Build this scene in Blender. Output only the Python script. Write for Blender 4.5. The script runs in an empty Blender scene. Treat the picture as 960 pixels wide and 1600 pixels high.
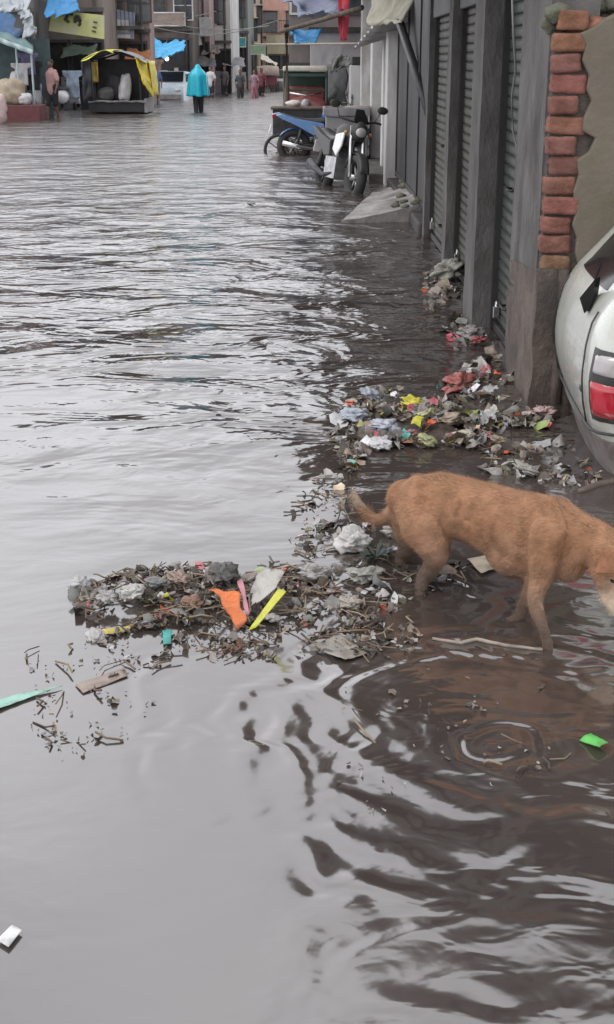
import bpy, bmesh, math, random
import numpy as np
from mathutils import Vector, Matrix, Euler, noise as mnoise
R = math.radians
rnd = random.Random(7)
scene = bpy.context.scene
COL = scene.collection

# ------------------------------------------------------------------ camera
F_PX, PITCH, CAM_H = 1990.0, R(19.51), 1.6
cp, sp = math.cos(PITCH), math.sin(PITCH)
cam_d = bpy.data.cameras.new('camera'); cam = bpy.data.objects.new('camera', cam_d); COL.objects.link(cam)
cam.location = (0, 0, CAM_H); cam.rotation_euler = (math.pi/2 - PITCH, 0, 0)
cam_d.sensor_fit = 'VERTICAL'; cam_d.sensor_height = 36; cam_d.sensor_width = 24
cam_d.lens = F_PX/1600*36; cam_d.clip_start = 0.05; cam_d.clip_end = 2000
scene.camera = cam

def _ray(px, py):
    dx, dy = (px-480)/F_PX, (800-py)/F_PX
    return Vector((dx, cp+dy*sp, -sp+dy*cp))
def U(px, py, Y):            # point of the world plane y = Y
    r = _ray(px, py); t = Y/r.y
    return Vector((r.x*t, Y, CAM_H+r.z*t))
def G(px, py, z=0.0):        # point of the water level
    r = _ray(px, py); t = (z-CAM_H)/r.z
    return Vector((r.x*t, r.y*t, z))

# ------------------------------------------------------------------ materials
def nd(nt, t, **kw):
    n = nt.nodes.new(t)
    for k, v in kw.items(): setattr(n, k, v)
    return n
def mat(name, c1, c2=None, rough=.6, metal=0., scale=6., stretch=(1,1,1), bump=0., bscale=40., c3=None, scale3=1.5, coat=0.,
        spec=.5, contrast=(.35,.65), vcol=False, trans=0., sss=0.):
    m = bpy.data.materials.new(name); m.use_nodes = True
    nt = m.node_tree; b = nt.nodes['Principled BSDF']
    b.inputs['Roughness'].default_value = rough; b.inputs['Metallic'].default_value = metal
    b.inputs['Coat Weight'].default_value = coat; b.inputs['Specular IOR Level'].default_value = spec
    b.inputs['Coat Roughness'].default_value = .08
    if trans: b.inputs['Transmission Weight'].default_value = trans
    tc = nd(nt, 'ShaderNodeTexCoord'); mp = nd(nt, 'ShaderNodeMapping'); mp.inputs['Scale'].default_value = stretch
    nt.links.new(tc.outputs['Object'], mp.inputs['Vector'])
    def noise(s, det=6):
        n = nd(nt, 'ShaderNodeTexNoise'); n.inputs['Scale'].default_value = s; n.inputs['Detail'].default_value = det
        n.inputs['Roughness'].default_value = .62
        nt.links.new(mp.outputs[0], n.inputs['Vector']); return n
    src = None
    if vcol:
        a = nd(nt, 'ShaderNodeVertexColor'); a.layer_name = 'piece'; src = a.outputs['Color']
    if c2 is not None or vcol:
        n = noise(scale); mr = nd(nt, 'ShaderNodeMapRange')
        mr.inputs[1].default_value, mr.inputs[2].default_value = contrast
        nt.links.new(n.outputs['Fac'], mr.inputs[0])
        mx = nd(nt, 'ShaderNodeMix', data_type='RGBA')
        nt.links.new(mr.outputs[0], mx.inputs['Factor'])
        if vcol:
            mx.blend_type = 'MULTIPLY'; nt.links.new(src, mx.inputs['A']); mx.inputs['B'].default_value = (.55,.5,.45,1)
        else:
            mx.inputs['A'].default_value = (*c1,1); mx.inputs['B'].default_value = (*c2,1)
        src = mx.outputs['Result']
        if c3 is not None:
            n3 = noise(scale3, 8); mr3 = nd(nt, 'ShaderNodeMapRange'); mr3.inputs[1].default_value, mr3.inputs[2].default_value = .5,.68
            nt.links.new(n3.outputs['Fac'], mr3.inputs[0])
            mx3 = nd(nt, 'ShaderNodeMix', data_type='RGBA'); nt.links.new(mr3.outputs[0], mx3.inputs['Factor'])
            nt.links.new(src, mx3.inputs['A']); mx3.inputs['B'].default_value = (*c3,1); src = mx3.outputs['Result']
        nt.links.new(src, b.inputs['Base Color'])
        # the wear also changes the gloss
        mr2 = nd(nt, 'ShaderNodeMapRange'); mr2.inputs[3].default_value = max(.03, rough-.12); mr2.inputs[4].default_value = min(1, rough+.12)
        nt.links.new(n.outputs['Fac'], mr2.inputs[0]); nt.links.new(mr2.outputs[0], b.inputs['Roughness'])
    else:
        b.inputs['Base Color'].default_value = (*c1,1)
    if bump:
        n = noise(bscale, 8); bp = nd(nt, 'ShaderNodeBump'); bp.inputs['Strength'].default_value = 1; bp.inputs['Distance'].default_value = bump
        nt.links.new(n.outputs['Fac'], bp.inputs['Height']); nt.links.new(bp.outputs[0], b.inputs['Normal'])
    return m

M = {}
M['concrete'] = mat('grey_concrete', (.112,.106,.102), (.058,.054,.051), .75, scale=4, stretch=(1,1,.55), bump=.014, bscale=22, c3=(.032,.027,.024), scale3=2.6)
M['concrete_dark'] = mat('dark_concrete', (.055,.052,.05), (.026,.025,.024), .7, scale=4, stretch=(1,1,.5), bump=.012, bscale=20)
M['mudbase'] = mat('muddy_plaster', (.12,.092,.076), (.062,.047,.039), .7, scale=6, stretch=(1,1,.7), bump=.016, bscale=22, c3=(.045,.036,.032), scale3=3)
M['plaster'] = mat('tan_plaster', (.155,.132,.104), (.118,.10,.078), .85, scale=2.2, bump=.006, bscale=30, c3=(.105,.092,.056), scale3=1.6)
M['brick'] = mat('red_brick', (.42,.17,.12), (.3,.125,.075), .85, scale=9, bump=.01, bscale=45, vcol=True)
M['mortar'] = mat('mortar', (.09,.075,.062), (.05,.042,.036), .9, scale=12, bump=.02, bscale=30)
M['shutter'] = mat('shutter_steel', (.07,.08,.073), (.032,.036,.033), .45, metal=.25, scale=2.4, stretch=(1,1,.5), bump=.003, bscale=60, c3=(.04,.026,.018), scale3=2.6)
M['shutter_olive'] = mat('shutter_olive', (.075,.077,.062), (.034,.035,.03), .48, metal=.25, scale=3, stretch=(1,1,.5), bump=.003, bscale=60, c3=(.06,.045,.034), scale3=2.4)
M['iron'] = mat('dark_iron', (.05,.048,.05), (.028,.026,.027), .5, metal=.4, scale=7, bump=.003, bscale=40)
M['iron_door'] = mat('iron_door', (.034,.032,.033), (.02,.019,.02), .5, metal=.25, scale=2, stretch=(1,1,.4), bump=.003, bscale=30)
M['white_paint'] = mat('white_paint', (.62,.61,.6), (.42,.41,.4), .5, scale=3, stretch=(1,1,.3), bump=.003, c3=(.28,.26,.24), scale3=2)
M['pale_cloth'] = mat('pale_cloth', (.45,.42,.33), (.26,.245,.18), .8, scale=3, bump=.01, bscale=12)
M['cable'] = mat('cable', (.16,.16,.155), None, .5)
M['rubble'] = mat('mossy_rubble', (.17,.165,.13), (.08,.085,.055), .9, scale=8, bump=.03, bscale=20)
M['car_paint'] = mat('car_paint', (.47,.48,.44), (.4,.41,.37), .3, scale=2.5, coat=.6, c3=(.36,.35,.31), scale3=5)
M['car_dirty'] = mat('dirty_bumper', (.2,.175,.168), (.11,.09,.082), .6, scale=8, bump=.002, c3=(.08,.066,.06), scale3=4)
M['glass_dark'] = mat('dark_glass', (.012,.012,.013), (.018,.018,.018), .12, scale=5, spec=.12)
M['black_trim'] = mat('black_trim', (.02,.02,.02), (.035,.033,.032), .45, scale=20)
M['lamp_red'] = mat('red_lens', (.42,.012,.028), (.3,.01,.02), .15, scale=8, coat=.8)
M['lamp_clear'] = mat('clear_lens', (.42,.39,.40), (.32,.3,.3), .2, scale=8, coat=.8)
M['tyre'] = mat('tyre', (.025,.025,.026), (.04,.038,.036), .75, scale=20)
M['rim'] = mat('rim', (.4,.4,.41), (.25,.24,.24), .35, metal=.8, scale=12)
M['chrome'] = mat('chrome', (.6,.6,.6), (.45,.45,.45), .22, metal=1., scale=12)
M['skin'] = mat('skin', (.2,.11,.075), (.16,.085,.06), .6, scale=10)
M['hair'] = mat('hair', (.015,.013,.012), None, .6)
M['wood'] = mat('old_wood', (.12,.09,.065), (.06,.045,.034), .8, scale=10, stretch=(1,1,.15), bump=.006)
M['black_plastic'] = mat('black_plastic', (.03,.03,.032), (.05,.048,.046), .5, scale=6)

def cloth(name, c, c2=None, rough=.75, **k):
    if name not in M: M[name] = mat(name, c, c2 or tuple(x*.72 for x in c), rough, scale=k.pop('scale', 5), bump=k.pop('bump', .01), bscale=k.pop('bscale', 10), **k)
    return M[name]

# ------------------------------------------------------------------ mesh builder
class MB:
    def __init__(s): s.v=[]; s.f=[]; s.mi=[]; s.c=[]
    def add(s, vs, fs, m=0, col=None):
        o=len(s.v); s.v += [tuple(p) for p in vs]
        for f in fs: s.f.append(tuple(i+o for i in f)); s.mi.append(m); s.c.append(col or (1,1,1))
        return s
    def box(s, c, size, rot=None, m=0, col=None, jit=0):
        hx,hy,hz=[x/2 for x in size]; c=Vector(c)
        vs=[Vector((x,y,z)) for z in (-hz,hz) for y in (-hy,hy) for x in (-hx,hx)]
        if jit: vs=[p+Vector((rnd.uniform(-jit,jit) for _ in range(3))) for p in vs]
        if rot is not None:
            q = rot if isinstance(rot, Matrix) else Euler(rot).to_matrix(); vs=[q@p for p in vs]
        return s.add([p+c for p in vs], [(0,2,3,1),(4,5,7,6),(0,1,5,4),(2,6,7,3),(0,4,6,2),(1,3,7,5)], m, col)
    def bb(s, x0,x1,y0,y1,z0,z1, m=0, col=None, jit=0):
        return s.box(((x0+x1)/2,(y0+y1)/2,(z0+z1)/2),(x1-x0,y1-y0,z1-z0),None,m,col,jit)
    def tube(s, pts, r, seg=8, m=0, col=None, flat=1., up=(0,0,1), cap=True):
        pts=[Vector(p) for p in pts]; n=len(pts)
        rs = r if isinstance(r,(list,tuple)) else [r]*n
        vs=[]
        for i,p in enumerate(pts):
            t=(pts[min(i+1,n-1)]-pts[max(i-1,0)]).normalized()
            a=Vector(up)-t*t.dot(Vector(up))
            if a.length<1e-3: a=Vector((1,0,0))-t*t.x
            a.normalize(); b=t.cross(a)
            for k in range(seg):
                th=2*math.pi*k/seg
                vs.append(p+a*math.cos(th)*rs[i]+b*math.sin(th)*rs[i]*flat)
        fs=[(i*seg+k,i*seg+(k+1)%seg,(i+1)*seg+(k+1)%seg,(i+1)*seg+k) for i in range(n-1) for k in range(seg)]
        if cap: fs += [tuple(range(seg))[::-1], tuple((n-1)*seg+k for k in range(seg))]
        return s.add(vs,fs,m,col)
    def ball(s, c, r, m=0, seg=16, rings=10, rot=None, col=None, fn=None):
        rx,ry,rz = r if isinstance(r,(list,tuple)) else (r,r,r); c=Vector(c)
        q = None if rot is None else (rot if isinstance(rot, Matrix) else Euler(rot).to_matrix())
        vs=[]
        for i in range(rings+1):
            ph=math.pi*i/rings
            for k in range(seg):
                th=2*math.pi*k/seg
                d=Vector((math.sin(ph)*math.cos(th),math.sin(ph)*math.sin(th),math.cos(ph)))
                g = fn(d) if fn else 1.
                p=Vector((d.x*rx*g,d.y*ry*g,d.z*rz*g))
                if q: p=q@p
                vs.append(p+c)
        fs=[(i*seg+k,(i+1)*seg+k,(i+1)*seg+(k+1)%seg,i*seg+(k+1)%seg) for i in range(rings) for k in range(seg)]
        return s.add(vs,fs,m,col)
    def grid(s, fn, nu, nv, m=0, col=None):
        vs=[fn(i/nu,j/nv) for j in range(nv+1) for i in range(nu+1)]
        fs=[(j*(nu+1)+i,j*(nu+1)+i+1,(j+1)*(nu+1)+i+1,(j+1)*(nu+1)+i) for j in range(nv) for i in range(nu)]
        return s.add(vs,fs,m,col)
    def prism(s, poly, d, m=0, col=None):      # poly: world points, d: extrusion vector
        d=Vector(d); n=len(poly); vs=[Vector(p) for p in poly]+[Vector(p)+d for p in poly]
        fs=[tuple(range(n)), tuple(range(2*n-1,n-1,-1))]+[(i,i+n,(i+1)%n+n,(i+1)%n) for i in range(n)]
        return s.add(vs,fs,m,col)
    def torus(s, c, axis, Rr, r, m=0, seg=28, sub=8, a0=0, a1=2*math.pi):
        c=Vector(c); ax=Vector(axis).normalized(); a=ax.orthogonal().normalized()
        if abs(ax.z)<.9: a=(Vector((0,0,1))-ax*ax.z).normalized()
        b=ax.cross(a); pts=[]; full=abs(a1-a0-2*math.pi)<1e-6; n=seg if full else seg+1
        vs=[]
        for i in range(n):
            th=a0+(a1-a0)*i/seg; rad=a*math.cos(th)+b*math.sin(th)
            for k in range(sub):
                ph=2*math.pi*k/sub
                vs.append(c+rad*(Rr+r*math.cos(ph))+ax*r*math.sin(ph))
        fs=[(i*sub+k,((i+1)%n)*sub+k,((i+1)%n)*sub+(k+1)%sub,i*sub+(k+1)%sub) for i in range(n if full else n-1) for k in range(sub)]
        return s.add(vs,fs,m)
    def mesh(s, name, mats, smooth=False, off=Vector((0,0,0)), colour=False):
        me=bpy.data.meshes.new(name)
        me.from_pydata([(p[0]-off.x,p[1]-off.y,p[2]-off.z) for p in s.v],[],s.f)
        for mm in (mats if isinstance(mats,(list,tuple)) else [mats]): me.materials.append(M[mm] if isinstance(mm,str) else mm)
        me.polygons.foreach_set('material_index', s.mi)
        if smooth: me.polygons.foreach_set('use_smooth',[True]*len(s.f))
        if colour:
            ca=me.color_attributes.new('piece','FLOAT_COLOR','CORNER'); arr=[]
            for f,c in zip(s.f,s.c): arr += list((*c,1.))*len(f)
            ca.data.foreach_set('color',arr)
        me.update(); return me
    def build(s, name, mats, parent=None, smooth=False, bevel=0, base=None, local=False, colour=False, solid=0, auto=None):
        off=Vector((0,0,0))
        if parent is not None and not local:
            q=parent
            while q is not None: off+=Vector(q.location); q=q.parent
        if base is not None: off=Vector(base)
        me=s.mesh(name,mats,smooth,off,colour); o=bpy.data.objects.new(name,me); COL.objects.link(o)
        if parent is not None: o.parent=parent
        if base is not None: o.location=base
        if solid:
            md=o.modifiers.new('solid','SOLIDIFY'); md.thickness=solid; md.offset=0
        if bevel:
            md=o.modifiers.new('bevel','BEVEL'); md.width=bevel; md.segments=2; md.limit_method='ANGLE'
        return o
def tag(o, label=None, cat=None, group=None, kind=None):
    if label: o['label']=label
    if cat: o['category']=cat
    if group: o['group']=group
    if kind: o['kind']=kind
    return o
def thing(name, label, cat, loc, rz=0, group=None):
    o=bpy.data.objects.new(name,None); COL.objects.link(o); o.location=loc; o.rotation_euler=(0,0,rz); o.empty_display_size=.1
    return tag(o,label,cat,group)
def fused(mb, voxel, smooth=6, subd=0):       # many overlapping closed pieces -> one continuous skin
    me=mb.mesh('tmp',[],False); o=bpy.data.objects.new('tmp',me); COL.objects.link(o)
    md=o.modifiers.new('r','REMESH'); md.mode='VOXEL'; md.voxel_size=voxel
    if smooth:
        md=o.modifiers.new('s','SMOOTH'); md.iterations=smooth; md.factor=.5
    dg=bpy.context.evaluated_depsgraph_get(); dg.update()
    me2=bpy.data.meshes.new_from_object(o.evaluated_get(dg)); bpy.data.objects.remove(o)
    me2.polygons.foreach_set('use_smooth',[True]*len(me2.polygons)); return me2
def put(name, me, mats, parent=None, local=True):
    me.name=name; me.materials.clear()
    for mm in (mats if isinstance(mats,(list,tuple)) else [mats]): me.materials.append(M[mm] if isinstance(mm,str) else mm)
    o=bpy.data.objects.new(name,me); COL.objects.link(o)
    if parent is not None:
        o.parent=parent
        if not local: me.transform(Matrix.Translation(-parent.location))
    return o
def nz(p, s=1., seed=0.): return mnoise.noise(Vector(p)*s+Vector((seed,seed*1.7,seed*.3)))

# ------------------------------------------------------------------ sky and light
SUN_EL, SUN_AZ = R(58), R(-125)     # soft light from behind and to the left of the camera
w = bpy.data.worlds.new('World'); scene.world = w; w.use_nodes = True
nt = w.node_tree; bg = nt.nodes['Background']
sky = nd(nt,'ShaderNodeTexSky', sky_type='NISHITA'); sky.sun_disc=False
sky.sun_elevation=SUN_EL; sky.sun_rotation=R(235); sky.dust_density=4.; sky.air_density=1.; sky.ozone_density=1.
hs = nd(nt,'ShaderNodeHueSaturation'); hs.inputs['Saturation'].default_value=.12
nt.links.new(sky.outputs[0],hs.inputs['Color'])
tc=nd(nt,'ShaderNodeTexCoord'); nn=nd(nt,'ShaderNodeTexNoise'); nn.inputs['Scale'].default_value=2.2; nn.inputs['Detail'].default_value=5
nt.links.new(tc.outputs['Generated'],nn.inputs['Vector'])
mr=nd(nt,'ShaderNodeMapRange'); mr.inputs[1].default_value=.3; mr.inputs[2].default_value=.7; mr.inputs[3].default_value=.72; mr.inputs[4].default_value=1.22
nt.links.new(nn.outputs['Fac'],mr.inputs[0])
cl=nd(nt,'ShaderNodeMix',data_type='RGBA'); cl.inputs['Factor'].default_value=.8      # the cloud deck over the clear sky
cn_=nd(nt,'ShaderNodeMix',data_type='RGBA'); cn_.inputs['A'].default_value=(4.4,4.45,4.7,1); cn_.inputs['B'].default_value=(8.1,8.15,8.5,1)
mr.inputs[3].default_value=0; mr.inputs[4].default_value=1; nt.links.new(mr.outputs[0],cn_.inputs['Factor'])
sx_=nd(nt,'ShaderNodeSeparateXYZ'); nt.links.new(tc.outputs['Generated'],sx_.inputs[0])       # thinner, brighter cloud low down
gr=nd(nt,'ShaderNodeMapRange'); gr.inputs[1].default_value=.12; gr.inputs[2].default_value=.62; gr.inputs[3].default_value=1.8; gr.inputs[4].default_value=1.0
nt.links.new(sx_.outputs['Z'],gr.inputs[0]); gm=nd(nt,'ShaderNodeMix',data_type='RGBA'); gm.blend_type='MULTIPLY'; gm.inputs['Factor'].default_value=1
nt.links.new(cn_.outputs['Result'],gm.inputs['A']); nt.links.new(gr.outputs[0],gm.inputs['B'])
nt.links.new(hs.outputs[0],cl.inputs['A']); nt.links.new(gm.outputs['Result'],cl.inputs['B'])
nt.links.new(cl.outputs['Result'],bg.inputs['Color']); bg.inputs['Strength'].default_value=.13
sd=bpy.data.lights.new('sun','SUN'); sd.energy=.6; sd.angle=R(25); sd.color=(1,.96,.91)
so=bpy.data.objects.new('sun',sd); COL.objects.link(so)
sv=Vector((math.cos(SUN_EL)*math.sin(SUN_AZ),math.cos(SUN_EL)*math.cos(SUN_AZ),math.sin(SUN_EL)))
so.rotation_euler=sv.to_track_quat('Z','Y').to_euler(); so.location=(-3,-3,12)
scene.view_settings.view_transform='Standard'; scene.view_settings.look='None'; scene.view_settings.gamma=1
scene.view_settings.exposure=0.68; scene.view_settings.use_curve_mapping=False
scene.cycles.max_bounces=6; scene.cycles.use_denoising=True
# ------------------------------------------------------------------ the flooded street
def water_material():
    m=bpy.data.materials.new('flood_water'); m.use_nodes=True; nt=m.node_tree; b=nt.nodes['Principled BSDF']
    L=nt.links.new
    geo=nd(nt,'ShaderNodeNewGeometry'); sep=nd(nt,'ShaderNodeSeparateXYZ'); L(geo.outputs['Position'],sep.inputs[0])
    def math_(op,a,b_=None,c=None,clamp=False):
        n=nd(nt,'ShaderNodeMath',operation=op); n.use_clamp=clamp
        for i,x in enumerate((a,b_,c)):
            if x is None: continue
            if isinstance(x,(int,float)): n.inputs[i].default_value=x
            else: L(x,n.inputs[i])
        return n.outputs[0]
    def rng(x,a,b_,c,d,smooth=True):
        n=nd(nt,'ShaderNodeMapRange'); n.interpolation_type='SMOOTHSTEP' if smooth else 'LINEAR'
        for i,q in enumerate((a,b_,c,d)): n.inputs[i+1].default_value=q
        L(x,n.inputs[0]); return n.outputs[0]
    def noise(scale,det,stretch,rough=.5,dist=0.,off=0):
        mp=nd(nt,'ShaderNodeMapping'); mp.inputs['Scale'].default_value=stretch; mp.inputs['Location'].default_value=(off,off*.7,0)
        L(geo.outputs['Position'],mp.inputs[0]); n=nd(nt,'ShaderNodeTexNoise')
        n.inputs['Scale'].default_value=scale; n.inputs['Detail'].default_value=det; n.inputs['Roughness'].default_value=rough
        n.inputs['Distortion'].default_value=dist
        L(mp.outputs[0],n.inputs['Vector']); return n.outputs['Fac']
    X,Y=sep.outputs['X'],sep.outputs['Y']
    big=noise(.9,2,(1,1,1),off=3.3)                       # where the chop is stronger or weaker
    a_far=math_('MULTIPLY', rng(Y,2.9,7.5,0.,1.), math_('MULTIPLY',rng(big,.25,.75,.55,1.25),rng(Y,9.,36.,1.,1.6)))
    wave=noise(1.75,3,(.72,1.,1),.55,.7)
    chop=noise(5.5,3,(.75,1.,1),.55,.5,off=5)
    fine=noise(24,2,(1,1,1),.5,.0,off=9)
    h=math_('MULTIPLY',wave,math_('MULTIPLY',a_far,W_FAR))
    h=math_('ADD',h,math_('MULTIPLY',chop,math_('MULTIPLY',a_far,W_CHOP)))
    # gentle swell and crumpled ripples near the animal
    near=noise(3.2,2,(.8,1.,1),.45,.9,off=1.7)
    a_right=math_('MULTIPLY', rng(X,-.25,.35,.12,1.), rng(Y,3.4,5.2,1.,.35))
    h=math_('ADD',h,math_('MULTIPLY',near,math_('MULTIPLY',a_right,W_NEAR)))
    h=math_('ADD',h,math_('MULTIPLY',noise(11,2,(.7,1.,1),.5,.6,off=2),math_('MULTIPLY',a_right,W_NEAR2)))
    h=math_('ADD',h,math_('MULTIPLY',fine,.00025))
    brk=rng(noise(2.6,2,(1,1,1),.5,.3,off=12),.36,.60,.25,1.)
    for cx,cy,r0,wd,k,amp in RINGS:
        dx=math_('SUBTRACT',X,cx); dy=math_('SUBTRACT',Y,cy)
        r=math_('SQRT',math_('ADD',math_('MULTIPLY',dx,dx),math_('MULTIPLY',dy,dy)))
        r=math_('ADD',r,math_('MULTIPLY',math_('SUBTRACT',near,.5),.22))
        e=math_('DIVIDE',math_('SUBTRACT',r,r0),wd); e=math_('EXPONENT',math_('MULTIPLY',math_('MULTIPLY',e,e),-1.))
        h=math_('ADD',h,math_('MULTIPLY',math_('MULTIPLY',math_('SINE',math_('MULTIPLY',r,k)),e),math_('MULTIPLY',brk,amp) if amp>0 else -amp))
    bp=nd(nt,'ShaderNodeBump'); bp.inputs['Strength'].default_value=1; bp.inputs['Distance'].default_value=1
    L(h,bp.inputs['Height']); L(bp.outputs[0],b.inputs['Normal'])
    mud=noise(1.1,4,(1,1,1),.6,.5,off=4); mx=nd(nt,'ShaderNodeMix',data_type='RGBA')
    mx.inputs['A'].default_value=(.058,.045,.039,1); mx.inputs['B'].default_value=(.043,.034,.031,1); L(rng(mud,.3,.7,0,1),mx.inputs['Factor'])
    L(mx.outputs['Result'],b.inputs['Base Color'])
    b.inputs['IOR'].default_value=W_IOR; L(math_('ADD',rng(Y,1.5,5,.125,.095),rng(Y,6,22,0.,.11)),b.inputs['Roughness'])
    return m
W_FAR,W_CHOP,W_NEAR,W_NEAR2,W_IOR = .120,.022,.024,.0035,2.8
def gxy(px,py): p=G(px,py); return p.x,p.y
RINGS=[(*gxy(765,1165),.11,.05,95.,-.0019),(*gxy(850,1010),.16,.07,80.,.0014),(*gxy(660,935),.2,.09,70.,.0015),
       (*gxy(800,1130),.42,.12,48.,.0030),(*gxy(815,1160),.66,.10,55.,.0026),(*gxy(760,1080),.9,.12,50.,.0012),(*gxy(940,1080),.12,.06,85.,.0013)]
M['water']=water_material()
wb=MB(); wb.bb(-120,60,-20,150,-.32,-.30); wb.build('road',['mudbase']); tag(bpy.data.objects['road'],kind='structure')
ww=MB(); ww.grid(lambda u,v:(-120+180*u,-20+170*v,0),18,17); tag(ww.build('water','water'),kind='structure')

# ------------------------------------------------------------------ the shop block on the right
shop=thing('shop_block','dark row of shuttered shops with a broken red brick corner, along the flooded lane','building',(1.9,9,0))
core=MB()
core.bb(1.36,4.,7.06,12.5,-.3,3.2); core.bb(1.32,4.,12.5,17.8,-.3,3.2); core.bb(1.34,4.,6.85,7.05,-.3,3.2)
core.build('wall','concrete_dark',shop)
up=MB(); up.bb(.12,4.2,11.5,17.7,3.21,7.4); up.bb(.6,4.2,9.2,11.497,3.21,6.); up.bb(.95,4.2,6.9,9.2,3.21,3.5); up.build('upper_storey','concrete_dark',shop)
def rough_box(x0,x1,y0,y1,z0,z1,n=(3,8,26),amp=.008,s=7,seed=0):
    b=MB()
    def face(o,du,dv,nu,nv):
        o,du,dv=Vector(o),Vector(du),Vector(dv)
        def fn(u,v):
            p=o+du*u+dv*v; return p+Vector((nz(p,s,seed),nz(p,s,seed+9),nz(p,s,seed+5)))*amp
        b.grid(fn,nu,nv)
    X,Yd,Z=x1-x0,y1-y0,z1-z0
    face((x0,y1,z0),(0,-Yd,0),(0,0,Z),n[1],n[2]); face((x1,y0,z0),(0,Yd,0),(0,0,Z),n[1],n[2])
    face((x0,y0,z0),(X,0,0),(0,0,Z),n[0],n[2]); face((x1,y1,z0),(-X,0,0),(0,0,Z),n[0],n[2])
    face((x0,y0,z1),(X,0,0),(0,Yd,0),n[0],n[1]); return b
rough_box(1.115,1.34,6.235,7.05,.56,3.19,amp=.006,seed=1).build('pillar','concrete',shop,smooth=True)
# muddy foot of the pillar, with its broken upper edge and a ridge
ft=rough_box(1.10,1.235,6.13,6.98,-.3,.63,n=(6,14,22),amp=.018,s=6,seed=4)
ft.v=[(x,y,z+(.10*(7-y)-.06 if z>.5 else 0)) for x,y,z in ft.v]
ft.tube([(1.225,6.125,-.3),(1.232,6.12,.3),(1.228,6.13,.66)],[.035,.03,.028],8)
ft.tube([(1.285,6.15,-.3),(1.28,6.15,.2),(1.28,6.16,.55)],[.04,.045,.02],8)
ft.build('pillar_foot','mudbase',shop,smooth=True)
# bricks of the broken corner
bk=MB(); z=.55; row=0
while z<1.76:
    hgt=rnd.uniform(.083,.0895); x=1.118+rnd.uniform(-.008,.008)+(.006 if row%2 else 0)
    wds=[rnd.uniform(.13,.155)] if row%2 else [rnd.uniform(.15,.185)]
    for wd in wds:
        wd*=rnd.uniform(.92,1.06)
        g=rnd.random(); col=(.20+.05*g,.088+.03*g*rnd.random(),.073) if z<1.62 else (.235,.11,.065)
        if z<.72: col=(.22,.13,.08)
        sd_=rnd.random()*90; bk.ball((x+wd/2,6.196+rnd.uniform(-.012,.008),z+hgt/2),((wd-.004)/2,.055,(hgt-.004)/2),seg=28,rings=18,rot=(rnd.uniform(-.03,.03),rnd.uniform(-.06,.06),rnd.uniform(-.07,.07)),col=col,fn=lambda d:(abs(d.x)**18+abs(d.y)**18+abs(d.z)**18)**(-1/18)*(1+.05*nz(d,2.4,sd_)+.05*nz(d,7,sd_)-.12*max(0,nz(d,1.3,sd_+7)-.25)))
        x+=wd
    z+=.0905; row+=1
for (px,py,sz) in ((900,42,.09),(925,48,.07),(880,62,.05),(940,36,.08)):   # loose bats on top
    p=U(px,py,6.2); bk.box(p,(sz*1.3,.1,sz*.5),(rnd.uniform(-.3,.3),rnd.uniform(-.4,.4),rnd.uniform(-.5,.5)),col=(.3,.14,.09),jit=.006)
bk.build('bricks','brick',shop,colour=True,smooth=True)
mo=MB(); mo.bb(1.125,1.36,6.16,6.232,.5,1.72); mo.build('mortar','mortar',shop)
pl=MB(); edge=[(905,52),(916,70),(911,95),(921,118),(917,140),(924,158),(914,185),(910,205),(932,216),(922,238),(901,250),(905,275),(896,300),(900,330),(893,352),(902,372),(899,395),(905,420),(897,445),(893,480),(890,560),(889,660)]
pts=[U(a+rnd.uniform(-2,2),b_,6.128) for a,b_ in edge]
poly=[Vector((2.3,6.128,pts[0].z-.02)),]+[U(c,d,6.128) for c,d in ((1010,28),(985,10),(962,22),(945,30),(930,42))]+pts+[Vector((pts[-1].x,6.128,-.3)),Vector((2.3,6.128,-.3))]
pl.prism(poly[::-1],(0,.1,0)); pl.build('plaster_coat','plaster',shop,bevel=.008)
bw=MB(); bw.bb(1.362,2.3,6.24,6.45,-.3,1.66); bw.bb(1.345,2.3,6.7,6.84,-.3,3.18); bw.build('end_wall','mortar',shop)
rb=MB()
for px,py,Yd,sz in ((872,22,6.2,.06),(886,30,6.22,.05),(862,40,6.25,.045),(905,12,6.3,.05),(930,4,6.35,.07),(955,2,6.35,.08),(893,-8,6.3,.06),(915,-18,6.32,.08),(880,-20,6.28,.07)):
    sd_=rnd.random()*50; rb.ball(U(px,py,Yd),(sz,sz*.9,sz*.8),seg=14,rings=9,fn=lambda d:1+.35*nz(d,1.6,sd_))
rb.build('rubble','rubble',shop,smooth=True)
rf=MB(); rf.bb(.98,2.4,6.1,6.9,3.2,3.34); rf.build('shade_slab','concrete_dark',shop)  # unseen slab above the brick corner, added to shade the broken wall top

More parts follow.
